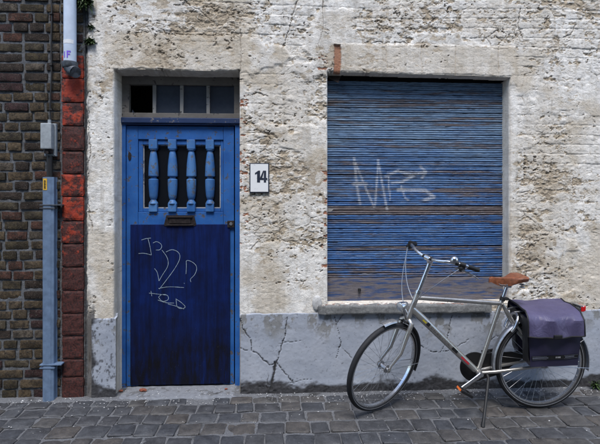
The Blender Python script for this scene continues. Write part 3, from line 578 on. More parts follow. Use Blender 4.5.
# ------------------------------------------------------------------ brick neighbour on the left
bh = empty('brick_house', (-2.6, 0, 0), 'old dark brick house wall with red painted corner blocks at left', 'house')
def build_mortar():
    xs = axis(-4.4, -2.3, HOUSE_L + .02, HOUSE_L + .02, .008, .06); zs = axis(-.06, -.05, 3.35, 5.6, .008, .06); XX, ZZ = np.meshgrid(xs, zs, indexing='ij')
    y = .010 + .010 * (fbm(XX / .03, ZZ / .03, 500, 4) - .5) + .010 * (fbm(XX / .2, ZZ / .2, 505, 3) - .5)
    return grid_mesh('mortar_joints', XX, y, ZZ, M['mortar'], None, None, bh)
build_mortar()
BR_END = -1.703
def brick_verts(w_, h_, d_, seed, nu=7, nv=5):
    r = random.Random(seed); q = Vector((seed * 3.7, seed * 1.3, 0)); vs = []; fs = []
    for i in range(nu):
        for j in range(nv):
            u = (-1, -.94, -.45, 0, .45, .94, 1)[i]; v = (-1, -.89, 0, .89, 1)[j]
            x = u * w_ / 2; z = v * h_ / 2; e = max(abs(u), abs(v)); y = 0 if e < .99 else .002
            nn = mnoise.noise(q + Vector((x * 30, z * 30, 0)))
            if e > .99:
                x *= 1 - .03 + .05 * mnoise.noise(q + Vector((x * 25, z * 25, 5))); z *= 1 - .03 + .16 * mnoise.noise(q + Vector((x * 22, z * 25, 9)))
                if abs(u) > .99 and abs(v) > .99: x -= u * .003; z -= v * .0035; y += .002
            vs.append((x, y + .006 * nn, z))
    for i in range(nu - 1):
        for j in range(nv - 1): a = i * nv + j; fs.append((a, a + nv, a + nv + 1, a + 1))
    ring = [i * nv for i in range(nu)] + [(nu - 1) * nv + j for j in range(1, nv)] + [i * nv + nv - 1 for i in range(nu - 2, -1, -1)] + [j for j in range(nv - 2, 0, -1)]
    o = len(vs)
    for k in ring: vs.append((vs[k][0], d_, vs[k][2]))
    L = len(ring)
    for k in range(L): fs.append((ring[(k + 1) % L], ring[k], o + k, o + (k + 1) % L))
    return vs, fs
def smoothed_mesh(name, vs, fs, mat):
    return MB().add(vs, fs, True).mesh(name, mat)
BM = {}
for wd in (.075, .105, .150, .185):
    BM[wd] = [smoothed_mesh('brick', *brick_verts(wd, .061, .05, 10 + k + int(wd * 1000)), M['brick']) for k in range(6)]
far = MB(); random.seed(21); nb = 0
for c in range(72):
    z = .036 + c * .0775; x = BR_END + random.uniform(-.004, .004)
    pat = c % 2
    first = True; k = 0
    while x > -4.35:
        if first: wd = (.105 if pat else .075); first = False
        else: wd = random.choice([.105, .105, .185, .15, .185]) if (k + pat) % 2 else random.choice([.185, .15, .105])
        k += 1
        cx = x - wd / 2; dz = random.uniform(-.003, .003) + .006 * sin(cx * 4 + c * .05); dy = random.uniform(-.005, .006); rot = random.uniform(-.02, .02)
        if cx > -2.34 and z < 3.22 and nb < 300:
            o = bpy.data.objects.new('brick', random.choice(BM[wd])); COL.objects.link(o); o.parent = bh; o.location = (cx + 2.6, dy, z + dz); o.rotation_euler = (random.uniform(-.03, .03), rot, random.uniform(-.03, .03)); o.scale = (random.choice((1, 1, -1)) * random.uniform(.95, 1.04), 1, random.uniform(.92, 1.06)); nb += 1
        else:
            vs, fs = brick_verts(wd, .061, .05, random.randint(0, 999)); far.add([(a + cx, b + dy, d + z + dz) for a, b, d in vs], fs, True)
        x -= wd + random.uniform(.013, .019)
# half bricks showing right of the drainpipe, above the red blocks
QX0, QX1 = -1.688, -1.516
for c in range(72):
    z = .036 + c * .0775
    if z < 2.73: continue
    for cx, wd in ((-1.565, .075), (-1.655, .075)):
        if z < 3.3: o = bpy.data.objects.new('brick', random.choice(BM[wd])); COL.objects.link(o); o.parent = bh; o.location = (cx + 2.6 + random.uniform(-.006, .006), random.uniform(-.004, .008), z); o.rotation_euler = (0, random.uniform(-.03, .03), 0)
        else: vs, fs = brick_verts(wd, .061, .05, random.randint(0, 999)); far.add([(a + cx, b, d + z) for a, b, d in vs], fs, True)
tag(far.build('far_bricks', M['brick_i'], bh), kind='stuff')
# red painted corner blocks
qz = [55, 78.5, 102.5, 126, 151, 174, 196.5, 221, 243.5, 267, 290.5, 313, 336, 359, 377, 397.5]
WORN = [.35, .1, .7, 1, .9, .45, .35, .7, 1, 1.25, 1.2, 1.3, 1.25, 1.1, 1.3]
for k in range(len(qz) - 1):
    z1 = at(73, qz[k])[1]; z0 = at(73, qz[k + 1])[1]; random.seed(50 + k)
    if k == len(qz) - 2: z0 = -.03
    b = lumpy(QX0 + random.uniform(-.003, .003), QX1 + random.uniform(-.003, .003), -.010 + random.uniform(-.003, .003), .03, z0 + .0015, z1 - .0015, (9, 2, 9), .0045, k * 5)
    o = b.build('corner_block', M['quoin'], bh, org=(-1.6, 0, (z0 + z1) / 2))
    at_ = o.data.attributes.new('worn', 'FLOAT', 'POINT'); at_.data.foreach_set('value', [WORN[k]] * len(o.data.vertices))
MB().add([(-4.4, .5, -.1), (HOUSE_L, .5, -.1), (HOUSE_L, .5, 5.6), (-4.4, .5, 5.6), (-4.4, .0, -.1), (HOUSE_L, .04, -.1), (HOUSE_L, .04, 5.6), (-4.4, .0, 5.6)], [(0, 1, 2, 3), (0, 4, 7, 3), (3, 7, 6, 2)]).build('light_block_shell', M['dark'], bh)  # added backing shell that stops light leaking through the brick front

# ------------------------------------------------------------------ unseen house front, added behind the viewer so light falls off lower down
fh = empty('added_facing_house', (0, -6.8, 0), 'plain house front added unseen behind the viewer to shade the lower street', 'house')
MB().box(-9, 9, -7.2, -6.8, -.12, 8.4).build('wall', simple('dull render', (.16, .15, .14), .9, 0, 3, .2), fh)
M['fglass'] = m_glass('facing house glass', (.02, .025, .03), 1.0, .15)
for fx_ in (-6.5, -3.2, .4, 3.6, 6.6):
    for fz_ in (.9, 3.6, 6.1): wn = MB().box(fx_ - .55, fx_ + .55, -6.80, -6.76, fz_, fz_ + 1.6, .01).build('window', M['oldframe'], fh); MB().box(fx_ - .47, fx_ + .47, -6.757, -6.752, fz_ + .08, fz_ + 1.52).build('pane', M['fglass'], wn)
# ------------------------------------------------------------------ pavement
GS = .018                                          # fall of the pavement away from the wall
gz = lambda y: GS * min(y, 0) if y > -3 else GS * -3
tag(MB().add([(-150, -150, -.14), (150, -150, -.14), (150, 150, -.14), (-150, 150, -.14)], [(0, 1, 2, 3)]).build('ground', simple('earth', (.09, .085, .08), .95, 0, 3, .3)), kind='structure')
def build_bed():
    xs = axis(-6, -2.6, 3.1, 6.5, .012, .1); ys = axis(-7, -1.35, .2, .2, .012, .1); XX, YY = np.meshgrid(xs, ys, indexing='ij')
    z = GS * np.clip(YY, -3, 0) - .0105 + .006 * (fbm(XX / .02, YY / .02, 600, 4) - .5) + .010 * (fbm(XX / .18, YY / .12, 605, 4) - .5)
    z = z + .011 * sstep(YY + .10 * (fbm(XX / .15, YY / .15, 609, 4) - .5), -.10, -.03)
    o = grid_mesh('pavement', XX, YY, z, M['bed']); return tag(o, kind='structure')
pav = build_bed()
def sett_verts(w_, d_, h_, seed, n=6):
    q = Vector((seed * 2.1, seed * 5.3, 1)); vs = []; fs = []
    for i in range(n):
        for j in range(n):
            u = (-1, -.90, -.4, .4, .90, 1)[i]; v = (-1, -.90, -.4, .4, .90, 1)[j]; u_, v_ = u, v
            x, y = u_ * w_ / 2, v_ * d_ / 2; e = max(abs(u), abs(v)); z = 0 if e < .5 else (-.0018 if e < .95 else -.008)
            if e > .85:
                x *= 1 + .06 * mnoise.noise(q + Vector((x * 14, y * 14, 0))); y *= 1 + .08 * mnoise.noise(q + Vector((x * 14, y * 14, 4)))
                if abs(u) > .95 and abs(v) > .95: x -= u * .008; y -= v * .008; z -= .004
            z += .006 * mnoise.noise(q + Vector((x * 18, y * 18, 8)))
            vs.append((x, y, z))
    for i in range(n - 1):
        for j in range(n - 1): a = i * n + j; fs.append((a, a + n, a + n + 1, a + 1))
    ring = [i * n for i in range(n)] + [(n - 1) * n + j for j in range(1, n)] + [i * n + n - 1 for i in range(n - 2, -1, -1)] + [j for j in range(n - 2, 0, -1)]; o = len(vs)
    for k in ring: vs.append((vs[k][0], vs[k][1], -h_))
    L = len(ring); fs += [(ring[(k + 1) % L], ring[k], o + k, o + (k + 1) % L) for k in range(L)]
    return vs, fs
SW = (.12, .145, .165, .19)
SM = {wd: [smoothed_mesh('sett', *sett_verts(wd, .138, .06, 5 + k + int(wd * 1000)), M['sett']) for k in range(6)] for wd in SW}
fars = MB(); random.seed(31); ns = 0; y = -.065; row = 0
while y > -6.5:
    dpt = .105 if row == 0 else random.uniform(.132, .152); yc = y - dpt / 2; x = -5.9 + random.uniform(0, .15)
    while x < 6.4:
        wd = random.choice(SW); cx = x + wd / 2; x += wd + random.uniform(.006, .014)
        z = gz(yc) + random.uniform(-.005, .004); yy = yc + random.uniform(-.010, .010) + .008 * sin(cx * 1.3 + row)
        if row == 0 and random.random() < .22: z -= .008
        if -2.25 < cx < 2.72 and yc > -1.12 and ns < 300 and (abs(cx) < 2.35 * (DIST + yc) / 3.1 + .25):
            o = bpy.data.objects.new('sett', random.choice(SM[wd])); COL.objects.link(o); o.parent = pav; o.location = (cx, yy, z); o.scale = (random.choice((1, -1)), dpt / .138, 1); o.rotation_euler = (random.uniform(-.035, .035), random.uniform(-.035, .035), random.uniform(-.07, .07)); ns += 1
        else:
            vs, fs = sett_verts(wd, .138 * dpt / .138, .06, random.randint(0, 999)); fars.add([(a + cx, b + yy, d + z) for a, b, d in vs], fs, True)
    y -= dpt + random.uniform(.007, .013); row += 1
tag(fars.build('far_setts', M['sett_i'], pav), kind='stuff')
print('setts', ns, 'bricks', nb)
# crumbs of plaster and grit that fell from the wall
cb = MB(); random.seed(77)
for i in range(760):
    x = random.uniform(-2.3, 2.75); k = .5 + .8 * mnoise.noise(Vector((x * 2.5, 3, 0)))
    y = -.024 - abs(random.gauss(0, .07 + .06 * k)) if random.random() < .8 else -random.uniform(.03, 1.0)
    if -1.27 < x < -.3 and random.random() < .3: y = random.uniform(-.05, .14)
    s = random.choice((.0015, .002, .0025, .003, .0045)); cb.sphere((x, y, gz(y) + (.004 if y > -.05 else .001)), s, 1, (1.3, 1, .7), .3)
M['grit'] = simple('plaster crumbs', (.42, .42, .42), .95, 0, 30, .5); tag(tag(cb.build('plaster_crumbs', M['grit']), kind='stuff'), 'pale plaster crumbs and grit scattered along the foot of the wall', 'rubble')
M['shard'] = simple('brick shard', (.19, .055, .03), .9, 0, 60, .5, .003)
for px, py, s, lab in ((143, 388.5, .026, 'larger red brick shard lying on the door threshold'), (121, 391, .017, 'small red brick chip in the left corner of the door threshold'), (226, 385, .012, 'small orange brick chip in the right corner of the door threshold')):
    yy = .07; x = at(px, 388, yy)[0]; tag(MB().sphere((x, yy, .004 + s * .38), s, 1, (1.3, .7, .55), .22).build('brick_fragment', M['shard'], org=(x, yy, 0)), lab, 'brick shard')

# ------------------------------------------------------------------ drainpipe, cable, box, channel
M['zinc'] = simple('pale painted pipe', (.47, .545, .66), .45, 0, 12, .12)
M['channel'] = simple('blue grey metal channel', (.14, .205, .31), .42, .25, 18, .22)
M['boxgrey'] = simple('grey plastic box', (.26, .29, .31), .55, 0, 30, .2)
px_, _ = at(70, 60, -.075); pz = at(70, 66.5, -.075)[1]; DPY = -.075
dp = empty('drainpipe', (px_, DPY, pz), 'pale blue grey drainpipe at top left ending in a dark shoe above the red blocks', 'drainpipe')
MB().rev([(.046, 0), (.046, 2.6), (.042, 2.6), (.042, 0)], (px_, DPY, pz + .02), (0, 0, 1), 28).build('pipe', M['zinc'], dp)
M['lead'] = simple('dark stained lead', (.075, .085, .10), .55, .5, 30, .5)
MB().rev([(.053, -.012), (.058, 0), (.058, .03), (.053, .035), (.044, .035), (.044, -.012)], (px_, DPY, pz), (0, 0, 1), 24).build('collar', M['lead'], dp)
MB().tube([(px_ - .006, DPY, pz + .012), (px_ + .004, DPY - .002, pz - .012), (px_ + .024, DPY - .008, pz - .034), (px_ + .046, DPY - .018, pz - .046), (px_ + .052, DPY - .022, pz - .05), (px_ + .048, DPY - .02, pz - .047), (px_ + .02, DPY - .006, pz - .03)], [.046, .046, .046, .045, .042, .036, .034], 20).build('shoe', M['lead'], dp)
M['tape'] = simple('white tape', (.66, .68, .70), .6, 0, 50, .1); zt = at(70, 43, DPY)[1]
MB().rev([(.0468, -.015), (.0468, .015)], (px_, DPY, zt), (0, 0, 1), 14, a0=-1.3, a1=.95, closed_prof=False, up=(0, -1, 0)).build('tape_band', M['tape'], dp)
M['purple'] = simple('purple marker', (.16, .08, .55), .7, 0, 80, .2)
def onpipe(mb, a0, a1, z0, z1): mb.rev([(.0472, z0), (.0472, z1)], (px_, DPY, 0), (0, 0, 1), 6, a0=a0, a1=a1, closed_prof=False, up=(0, -1, 0))
zi = at(70, 56, DPY)[1]; mb = MB()
onpipe(mb, -.62, -.42, zi - .024, zi + .024); onpipe(mb, -.12, .10, zi - .026, zi + .028); onpipe(mb, .10, .52, zi + .016, zi + .028); onpipe(mb, .10, .42, zi - .004, zi + .007)
mb.build('lettering', M['purple'], dp)
# black cable
cx = at(51, 60, -.02)[0]; ztop = 5.2; zb = at(51, 120, -.02)[1]
cab = MB(); pts = [(cx + .004 * sin(z * 5) + .003 * sin(z * 13), -.018, z) for z in np.linspace(ztop, zb, 60)]; cab.tube(pts, .0065, 8)
cb_ = tag(cab.build('cable', M['black'], org=(cx, 0, zb)), 'thin black cable running down the brick wall to the grey box', 'cable')
for q in (2.25, 2.6, 3.0): MB().box(cx - .011, cx + .011, -.030, -.002, q, q + .012, .002).build('clip', M['black'], cb_)
a0, z1 = at(42, 123.5, -.05); a1, z0 = at(55, 156, -.05); xm = (a0 + a1) / 2
jb = empty('junction_box', (xm, -.03, z0), 'small grey junction box on the brick wall under the black cable', 'junction box')
MB().box(xm - .042, xm + .046, -.030, -.0005, z0, z1 + .005, .004).build('back_plate', M['boxgrey'], jb)
MB().box(xm - .046, xm + .036, -.085, -.031, z0 + .052, z1, .008).build('cover', M['boxgrey'], jb)
MB().box(xm - .03, xm + .03, -.062, -.031, z0 + .02, z0 + .05, .004).tube([(xm + .0, -.03, z0 + .026), (xm + .0, -.075, z0 + .026)], .012, 10).build('cable_gland', M['iron'], jb)
MB().sphere((xm + .036, -.032, z0 + .012), .006, 1).sphere((xm - .03, -.032, z0 + .012), .006, 1).build('screw', M['steel'], jb)
MB().tube([(xm + .005, -.045, z1 + .03), (xm + .005, -.045, z1 + .001)], .012, 10).build('cable_grip', M['boxgrey'], jb)
zc1 = at(48, 177, -.05)[1]
tag(MB().tube([(xm + .002, -.035, z0 + .004), (xm + .003, -.036, zc1 - .1)], .022, 14).build('conduit', M['black'], org=(xm, -.035, zc1)), 'short black conduit joining the grey box to the blue channel', 'conduit')
c0 = at(42, 250, -.06)[0]; c1 = at(53.2, 250, -.06)[0]; xm = (c0 + c1) / 2
ch = empty('cable_channel', (xm, 0, 0), 'tall blue grey metal cable channel fixed to the brick wall', 'cable channel')
hw = (c1 - c0) / 2
MB().prism([(0, 0)] * 0 or [(-hw, 0), (hw, 0), (hw, 1), (-hw, 1)], 0, 1).v
pf = [(-hw - .004, -.0), (-hw, -.006), (-hw, -.050), (-hw + .010, -.060), (hw - .022, -.060), (hw - .014, -.054), (hw - .006, -.054), (hw, -.048), (hw, -.006), (hw + .004, -.0)]
mb = MB(); n = len(pf); mb.add([(xm + a, b, -.02) for a, b in pf] + [(xm + a, b, zc1) for a, b in pf], [(i, (i + 1) % n, (i + 1) % n + n, i + n) for i in range(n)] + [tuple(range(n)), tuple(range(n, 2 * n))]); mb.build('channel', M['channel'], ch)
for py in (205, 365):
    for dd in (0, 3.2):
        z = at(48, py + dd, -.06)[1]; MB().box(xm - hw - .018, xm + hw + .05 * (dd == 0) + .012, -.064, -.0, z - .005, z + .005, .002).build('strap', M['lead'] if py == 205 else M['channel'], ch)
M['yellow'] = simple('yellow sticker', (.55, .33, .03), .6, 0, 60, .15)
z1 = at(47, 178.5, -.061)[1]; z0 = at(47, 190, -.061)[1]; st = MB().box(xm - .034, xm - .004, -.0625, -.0602, z0, z1).build('sticker', M['yellow'], ch)
mb = MB(); random.seed(4); z = z0 + .012
while z < z1 - .012:
    s = random.uniform(.003, .007); mb.box(xm - .026, xm - random.choice((.012, .014, .017)), -.0640, -.0632, z, z + s); z += s + .0035
mb.build('lettering', M['black'], ch)

# ------------------------------------------------------------------ number plate
na, nz1 = at(249.5, 163, -.02); nb_, nz0 = at(269.2, 192.8, -.02); xm = (na + nb_) / 2; zm = (nz0 + nz1) / 2
np_ = empty('number_plate', (xm, 0, zm), 'small white enamel house number plate reading 14 beside the blue door', 'number plate')
g = G('white enamel'); n = g.noise(60, 5, .7); n2 = g.noise(18, 5, .7); c = g.mix(g.step(n2, .56, .66), (.70, .71, .715), g.mix(g.step(n, .4, .6), (.70, .71, .71), (.34, .34, .34))); M['enamel'] = g.set(color=c, rough=.35, spec=.5)
M['navy'] = simple('navy enamel', (.02, .026, .045), .4, 0, 60, .4)
MB().box(na, nb_, -.024, -.004, nz0, nz1, .002).build('border', M['navy'], np_)
MB().box(na + .008, nb_ - .008, -.027, -.0245, nz0 + .008, nz1 - .008, .001).build('plate', M['enamel'], np_)
dx = .006; s = .094; zb = zm - .036
one = [(0, 0), (.026, 0), (.026, 1.0), (.010, 1.0), (-.018, .80), (-.018, .66), (0, .74)]
mb = MB(); mb.prism([(xm - .024 + dx + a * .92, zb + b * s) for a, b in one], -.0285, -.0275)
X0 = xm + .008 + dx
mb.prism([(X0 + .022, zb), (X0 + .040, zb), (X0 + .040, zb + s), (X0 + .022, zb + s)], -.0285, -.0275)
mb.prism([(X0 - .008, zb + .020), (X0 + .0215, zb + .020), (X0 + .0215, zb + .036), (X0 - .008, zb + .036)], -.0285, -.0275)
mb.prism([(X0 + .0405, zb + .020), (X0 + .050, zb + .020), (X0 + .050, zb + .036), (X0 + .0405, zb + .036)], -.0285, -.0275)
mb.prism([(X0 - .008, zb + .0365), (X0 + .009, zb + .0365), (X0 + .0215, zb + .080), (X0 + .0215, zb + s), (X0 + .016, zb + s)], -.0285, -.0275)
mb.build('digits', M['navy'], np_)

# ------------------------------------------------------------------ small plants
g = G('moss and fern leaf'); r = g.isl(); M['leaf'] = g.set(color=g.mix(r, (.018, .035, .012), (.06, .10, .03)), rough=.6, spec=.3)
def tuft(px, py, n, L, lab, seed, Y=-.005, droop=.6, name='wall_plant'):
    random.seed(seed); x, z = at(px, py, Y); mb = MB()
    for i in range(n):
        a = random.uniform(-1.3, 1.3); el = random.uniform(-.3, 1.1); l = L * random.uniform(.5, 1); d = Vector((sin(a) * cos(el), -abs(cos(a)) * cos(el) * .8 - .1, sin(el))).normalized(); s = d.cross(Vector((0, 0, 1)) + d * .1).normalized() * l * .13
        b = Vector((x + random.gauss(0, L * .22), Y + .004, z + random.gauss(0, L * .18))); m_ = b + d * l * .55; e = b + d * l + Vector((0, -.1 * l, -droop * l * random.random()))
        mb.add([b, m_ - s, m_ + s, e], [(0, 1, 2), (1, 3, 2)])
    return tag(mb.build(name, M['leaf'], org=(x, Y, z)), lab, 'plant', 'plants rooted in the wall')
tuft(84, 3, 420, .085, 'largest dark mossy tuft hanging beside the top of the drainpipe', 1, -.01, .9)
tuft(91, 28, 110, .04, 'small green tuft on the plaster, between the two other wall tufts', 2)
tuft(90, 43, 170, .055, 'bushy green tuft on the plaster edge, lowest of the wall tufts', 3)
tuft(595, 385, 90, .06, 'little green weed at the foot of the plinth behind the rear wheel', 4, -.04, .3, 'weed')

tuft(512, 441.5, 30, .022, 'tiny green moss sprig between setts, left one at the lower right edge', 5, -.775, .2, 'moss_sprig'); tuft(534, 441.5, 40, .026, 'tiny green moss sprig between setts, right one at the lower right edge', 6, -.79, .2, 'moss_sprig')
# ------------------------------------------------------------------ bicycle
YB = -.36; BZ = gz(YB) + .001; R = .345
LEAN = radians(3.2)
bike = empty('bicycle', (1.4, YB, BZ), 'silver city bicycle with brown saddle standing on its kickstand before the shuttered window', 'bicycle')
def lean(v):                                      # the bicycle leans a little towards its stand, about the line of its wheels
    y, z = v.y - YB, v.z; return Vector((v.x, YB + y * cos(LEAN) - z * sin(LEAN), z * cos(LEAN) + y * sin(LEAN) + BZ))
HB = Vector((.968, YB, .715)); HT = Vector((1.030, YB, .880)); AX = (HT - HB).normalized(); STEER = radians(34)
SR = Matrix.Rotation(STEER, 3, AX)
steer = lambda v: HB + SR @ (v - HB)
def bb(mb, name, mat, parent=None, st=False):
    if st: mb.apply(steer)
    mb.apply(lean); return mb.build(name, mat, parent or bike)
L = lambda x, l, z: (x, YB - l, z)                 # l: metres towards the viewer
RH = (1.963, .345); BBX = (1.490, .285); SC_ = (1.655, .805)
FHz = R + .006; FH = (HB.x - (HB.z - FHz) * (AX.x / AX.z) - .062, FHz)
def arc(c, r, a0, a1, n, l=0): return [L(c[0] + r * cos(a), l, c[1] + r * sin(a)) for a in np.linspace(a0, a1, n)]
# frame
fr = MB().tube([L(1.012, 0, .846), L(1.655, 0, .795)], .0165, 14).tube([L(.985, 0, .765), L(1.06, 0, .695), L(1.47, 0, .298)], [.026, .028, .023], 16, flat=.85)
fr.tube([L(*q) for q in ((SC_[0] + .008, 0, SC_[1] + .03), (BBX[0], 0, BBX[1]))], .0155, 14).tube([HB, HT], .0195, 16)
fr.tube([L(BBX[0], -.036, BBX[1]), L(BBX[0], .036, BBX[1])], .023, 18)
for s in (-1, 1):
    fr.tube([L(BBX[0] + .01, s * .022, BBX[1]), L(BBX[0] + .12, s * .038, BBX[1] + .012), L(RH[0] - .01, s * .062, RH[1])], [.012, .0125, .010], 12)
    fr.tube([L(SC_[0] + .005, s * .016, SC_[1] - .01), L(SC_[0] + .08, s * .034, SC_[1] - .14), L(RH[0], s * .062, RH[1] + .005)], [.008, .0085, .007], 10)
    fr.box(RH[0] - .022, RH[0] + .02, YB - s * .062 - .003, YB - s * .062 + .003, RH[1] - .02, RH[1] + .022, .002)
frame = bb(fr, 'frame', M['silver'])
# lettering on the down tube (worn), a yellow badge, a red badge and a black band
def strip(mb, t0, t1, w0, w1, off=.0265):
    a = Vector(L(1.06, 0, .695)); b = Vector(L(1.47, 0, .298)); d = b - a; n = Vector((d.z, 0, -d.x)).normalized() * -1
    vs = []
    for t, w_ in ((t0, w0), (t1, w0), (t1, w1), (t0, w1)): p = a + d * t + n * w_; vs.append(p + Vector((0, -math.sqrt(max(1e-6, off ** 2 - w_ ** 2 * .8)) * .98, 0)))
    mb.add(vs, [(0, 1, 2, 3)])
mb = MB(); random.seed(12); t = .16
def glyph(t, k):
    for (a, b, c, d) in {'G': [(0, 1, -1, -.6), (0, .25, -1, 1), (0, 1, .6, 1), (.7, 1, 0, 1)], 'A': [(0, .25, -1, 1), (.75, 1, -1, 1), (0, 1, -1, -.6), (0, 1, 0, .35)], 'Z': [(0, 1, -1, -.6), (.55, .95, -.6, 0), (.1, .5, 0, .6), (0, 1, .6, 1)], 'E': [(0, .25, -1, 1), (0, 1, -1, -.6), (0, .8, -.2, .2), (0, 1, .6, 1)], 'L': [(0, .25, -1, 1), (0, 1, .6, 1)]}[k]:
        strip(mb, t + a * .036, t + b * .036, c * .0085 - .002, d * .0085 - .002, .0285)
for k in 'GAZELLE': glyph(t, k); t += .052
mb.apply(lean); M['letter'] = simple('dark grey lettering', (.10, .10, .10), .5, 0, 60, .3); mb.build('lettering', M['letter'], frame)
mb = MB(); strip(mb, .01, .075, -.010, .002, .0285); mb.apply(lean); M['ybadge'] = simple('yellow badge', (.42, .36, .03), .5, 0, 60, .2); mb.build('badge', M['ybadge'], frame)
mb = MB(); strip(mb, .72, .86, -.008, .004, .027); mb.apply(lean); M['rbadge'] = simple('red badge', (.42, .015, .03), .5, 0, 60, .2); mb.build('badge', M['rbadge'], frame)
mb = MB(); strip(mb, .085, .13, -.014, .012, .0287); strip(mb, .55, .64, -.012, .010, .0277); mb.apply(lean); mb.build('decal', M['black'], frame)
bb(MB().tube([L(1.03, .012, .72), L(1.10, .014, .640), L(1.44, .012, .31)], .0035, 6).tube([L(1.03, .004, .712), L(1.10, .004, .630), L(1.44, .004, .30)], .0035, 6), 'cable', M['black'])
# wheels
def wheel(c, st):
    rim = MB().rev([(.300, -.010), (.309, -.0125), (.318, -.0125), (.318, .0125), (.309, .0125), (.300, .010)], L(c[0], 0, c[1]), (0, 1, 0), 72)
    w_ = bb(rim, 'wheel', M['chrome'], None, st)
    bb(MB().rev([(.3255 + .0200 * cos(a), .0205 * sin(a)) for a in np.linspace(0, 2 * pi, 13)[:-1]], L(c[0], 0, c[1]), (0, 1, 0), 84), 'tyre', M['rubber'], w_, st)
    M.setdefault('refl', simple('reflective sidewall', (.28, .29, .31), .5, .2, 40, .2))
    bb(MB().rev([(.3200, .0208), (.3230, .0213)], L(c[0], 0, c[1]), (0, 1, 0), 84, closed_prof=False).rev([(.3200, -.0208), (.3230, -.0213)], L(c[0], 0, c[1]), (0, 1, 0), 84, closed_prof=False), 'reflective_band', M['refl'], w_, st)
    sp = MB()
    for k in range(36):
        s = 1 if k % 2 else -1; a = 2 * pi * k / 36; o = (.9 if (k // 2) % 2 else -.9)
        sp.tube([L(c[0] + .026 * cos(a + o), s * .028, c[1] + .026 * sin(a + o)), L(c[0] + .302 * cos(a), s * .002, c[1] + .302 * sin(a))], .0011, 4, False)
    bb(sp, 'spokes', M['steel'], w_, st)
    bb(MB().rev([(0, -.050), (.012, -.050), (.012, -.034), (.030, -.032), (.030, -.027), (.017, -.024), (.017, .024), (.030, .027), (.030, .032), (.012, .034), (.012, .050), (0, .050)], L(c[0], 0, c[1]), (0, 1, 0), 20, closed_prof=False), 'hub', M['steel'], w_, st)
    return w_
tag(wheel(FH, True), 'front wheel turned towards the street'); tag(wheel(RH, False), 'rear wheel half hidden by the bag')
# fork
fk = MB()
for s in (-1, 1):
    cw = Vector(HB) - AX * .035; b1 = cw - AX * .10
    fk.tube([L(cw.x, s * .018, cw.z + .004), L(cw.x - .004, s * .046, cw.z - .012), L(b1.x - .006, s * .051, b1.z), L(b1.x - .05, s * .052, b1.z - .13), L(FH[0] + .012, s * .052, FH[1] + .03), L(FH[0], s * .052, FH[1])], [.017, .019, .0165, .014, .010, .009], 12)
    fk.box(FH[0] - .014, FH[0] + .014, YB - s * .052 - .003, YB - s * .052 + .003, FH[1] - .016, FH[1] + .02, .002)
fk.tube([HB - AX * .05, HB - AX * .0], .021, 14)
bb(fk, 'fork', M['silver'], None, True)
# mudguards
def guard(c, r, a0, a1, hw_, name, mat, st, n=40):
    prof = [(r - .010, -hw_), (r - .002, -hw_ * .8), (r + .003, 0), (r - .002, hw_ * .8), (r - .010, hw_), (r - .0125, hw_ * .97), (r - .0045, hw_ * .75), (r, 0), (r - .0045, -hw_ * .75), (r - .0125, -hw_ * .97)]
    mb = MB().rev(prof, L(c[0], 0, c[1]), (0, 1, 0), n, a0, a1); return bb(mb, name, mat, None, st)
# angle 0 is up, turning positive towards the rear of the bicycle
guard(FH, .368, radians(-11), radians(8), .027, 'mudguard_front_tip', M['silver'], True, 14); guard(FH, .366, radians(20), radians(112), .026, 'front_mudguard', M['black'], True)
guard(RH, .368, radians(-98), radians(100), .028, 'rear_mudguard', M['steel'], False, 60)
ms = MB()
for s in (-1, 1): ms.tube([L(FH[0], s * .054, FH[1]), L(FH[0] + .35 * sin(radians(100)), s * .03, FH[1] + .35 * cos(radians(100)))], .0026, 6)
bb(ms, 'mudguard_stay', M['steel'], None, True)
ms = MB()
for s in (-1, 1):
    for a in (60, 96): ms.tube([L(RH[0], s * .064, RH[1]), L(RH[0] + .362 * sin(radians(a)), s * .03, RH[1] + .362 * cos(radians(a)))], .0026, 6)
bb(ms, 'mudguard_stay', M['steel'])
# headlamp on the fork crown
hl = Vector(HB) - AX * .03; hx, hz = hl.x - .080, hl.z + .125
lampb = bb(MB().rev([(0, .055), (.012, .05), (.026, .02), (.033, -.012), (.034, -.024), (.030, -.026)], (hx, YB, hz), (1, 0, .12), 20, closed_prof=False, up=(0, 0, 1)).tube([(hx + .02, YB, hz - .02), (hx + .035, YB, hz - .06), (hl.x - .01, YB, hl.z - .01)], .008, 8), 'headlamp', M['chrome'], None, True)
g = G('lamp lens'); M['lens'] = g.set(color=(.75, .78, .8), rough=.08, trans=.6, spec=.8)
bb(MB().rev([(0, -.034), (.018, -.031), (.0305, -.0255)], (hx, YB, hz), (1, 0, .12), 20, closed_prof=False, up=(0, 0, 1)), 'lens', M['lens'], lampb, True)
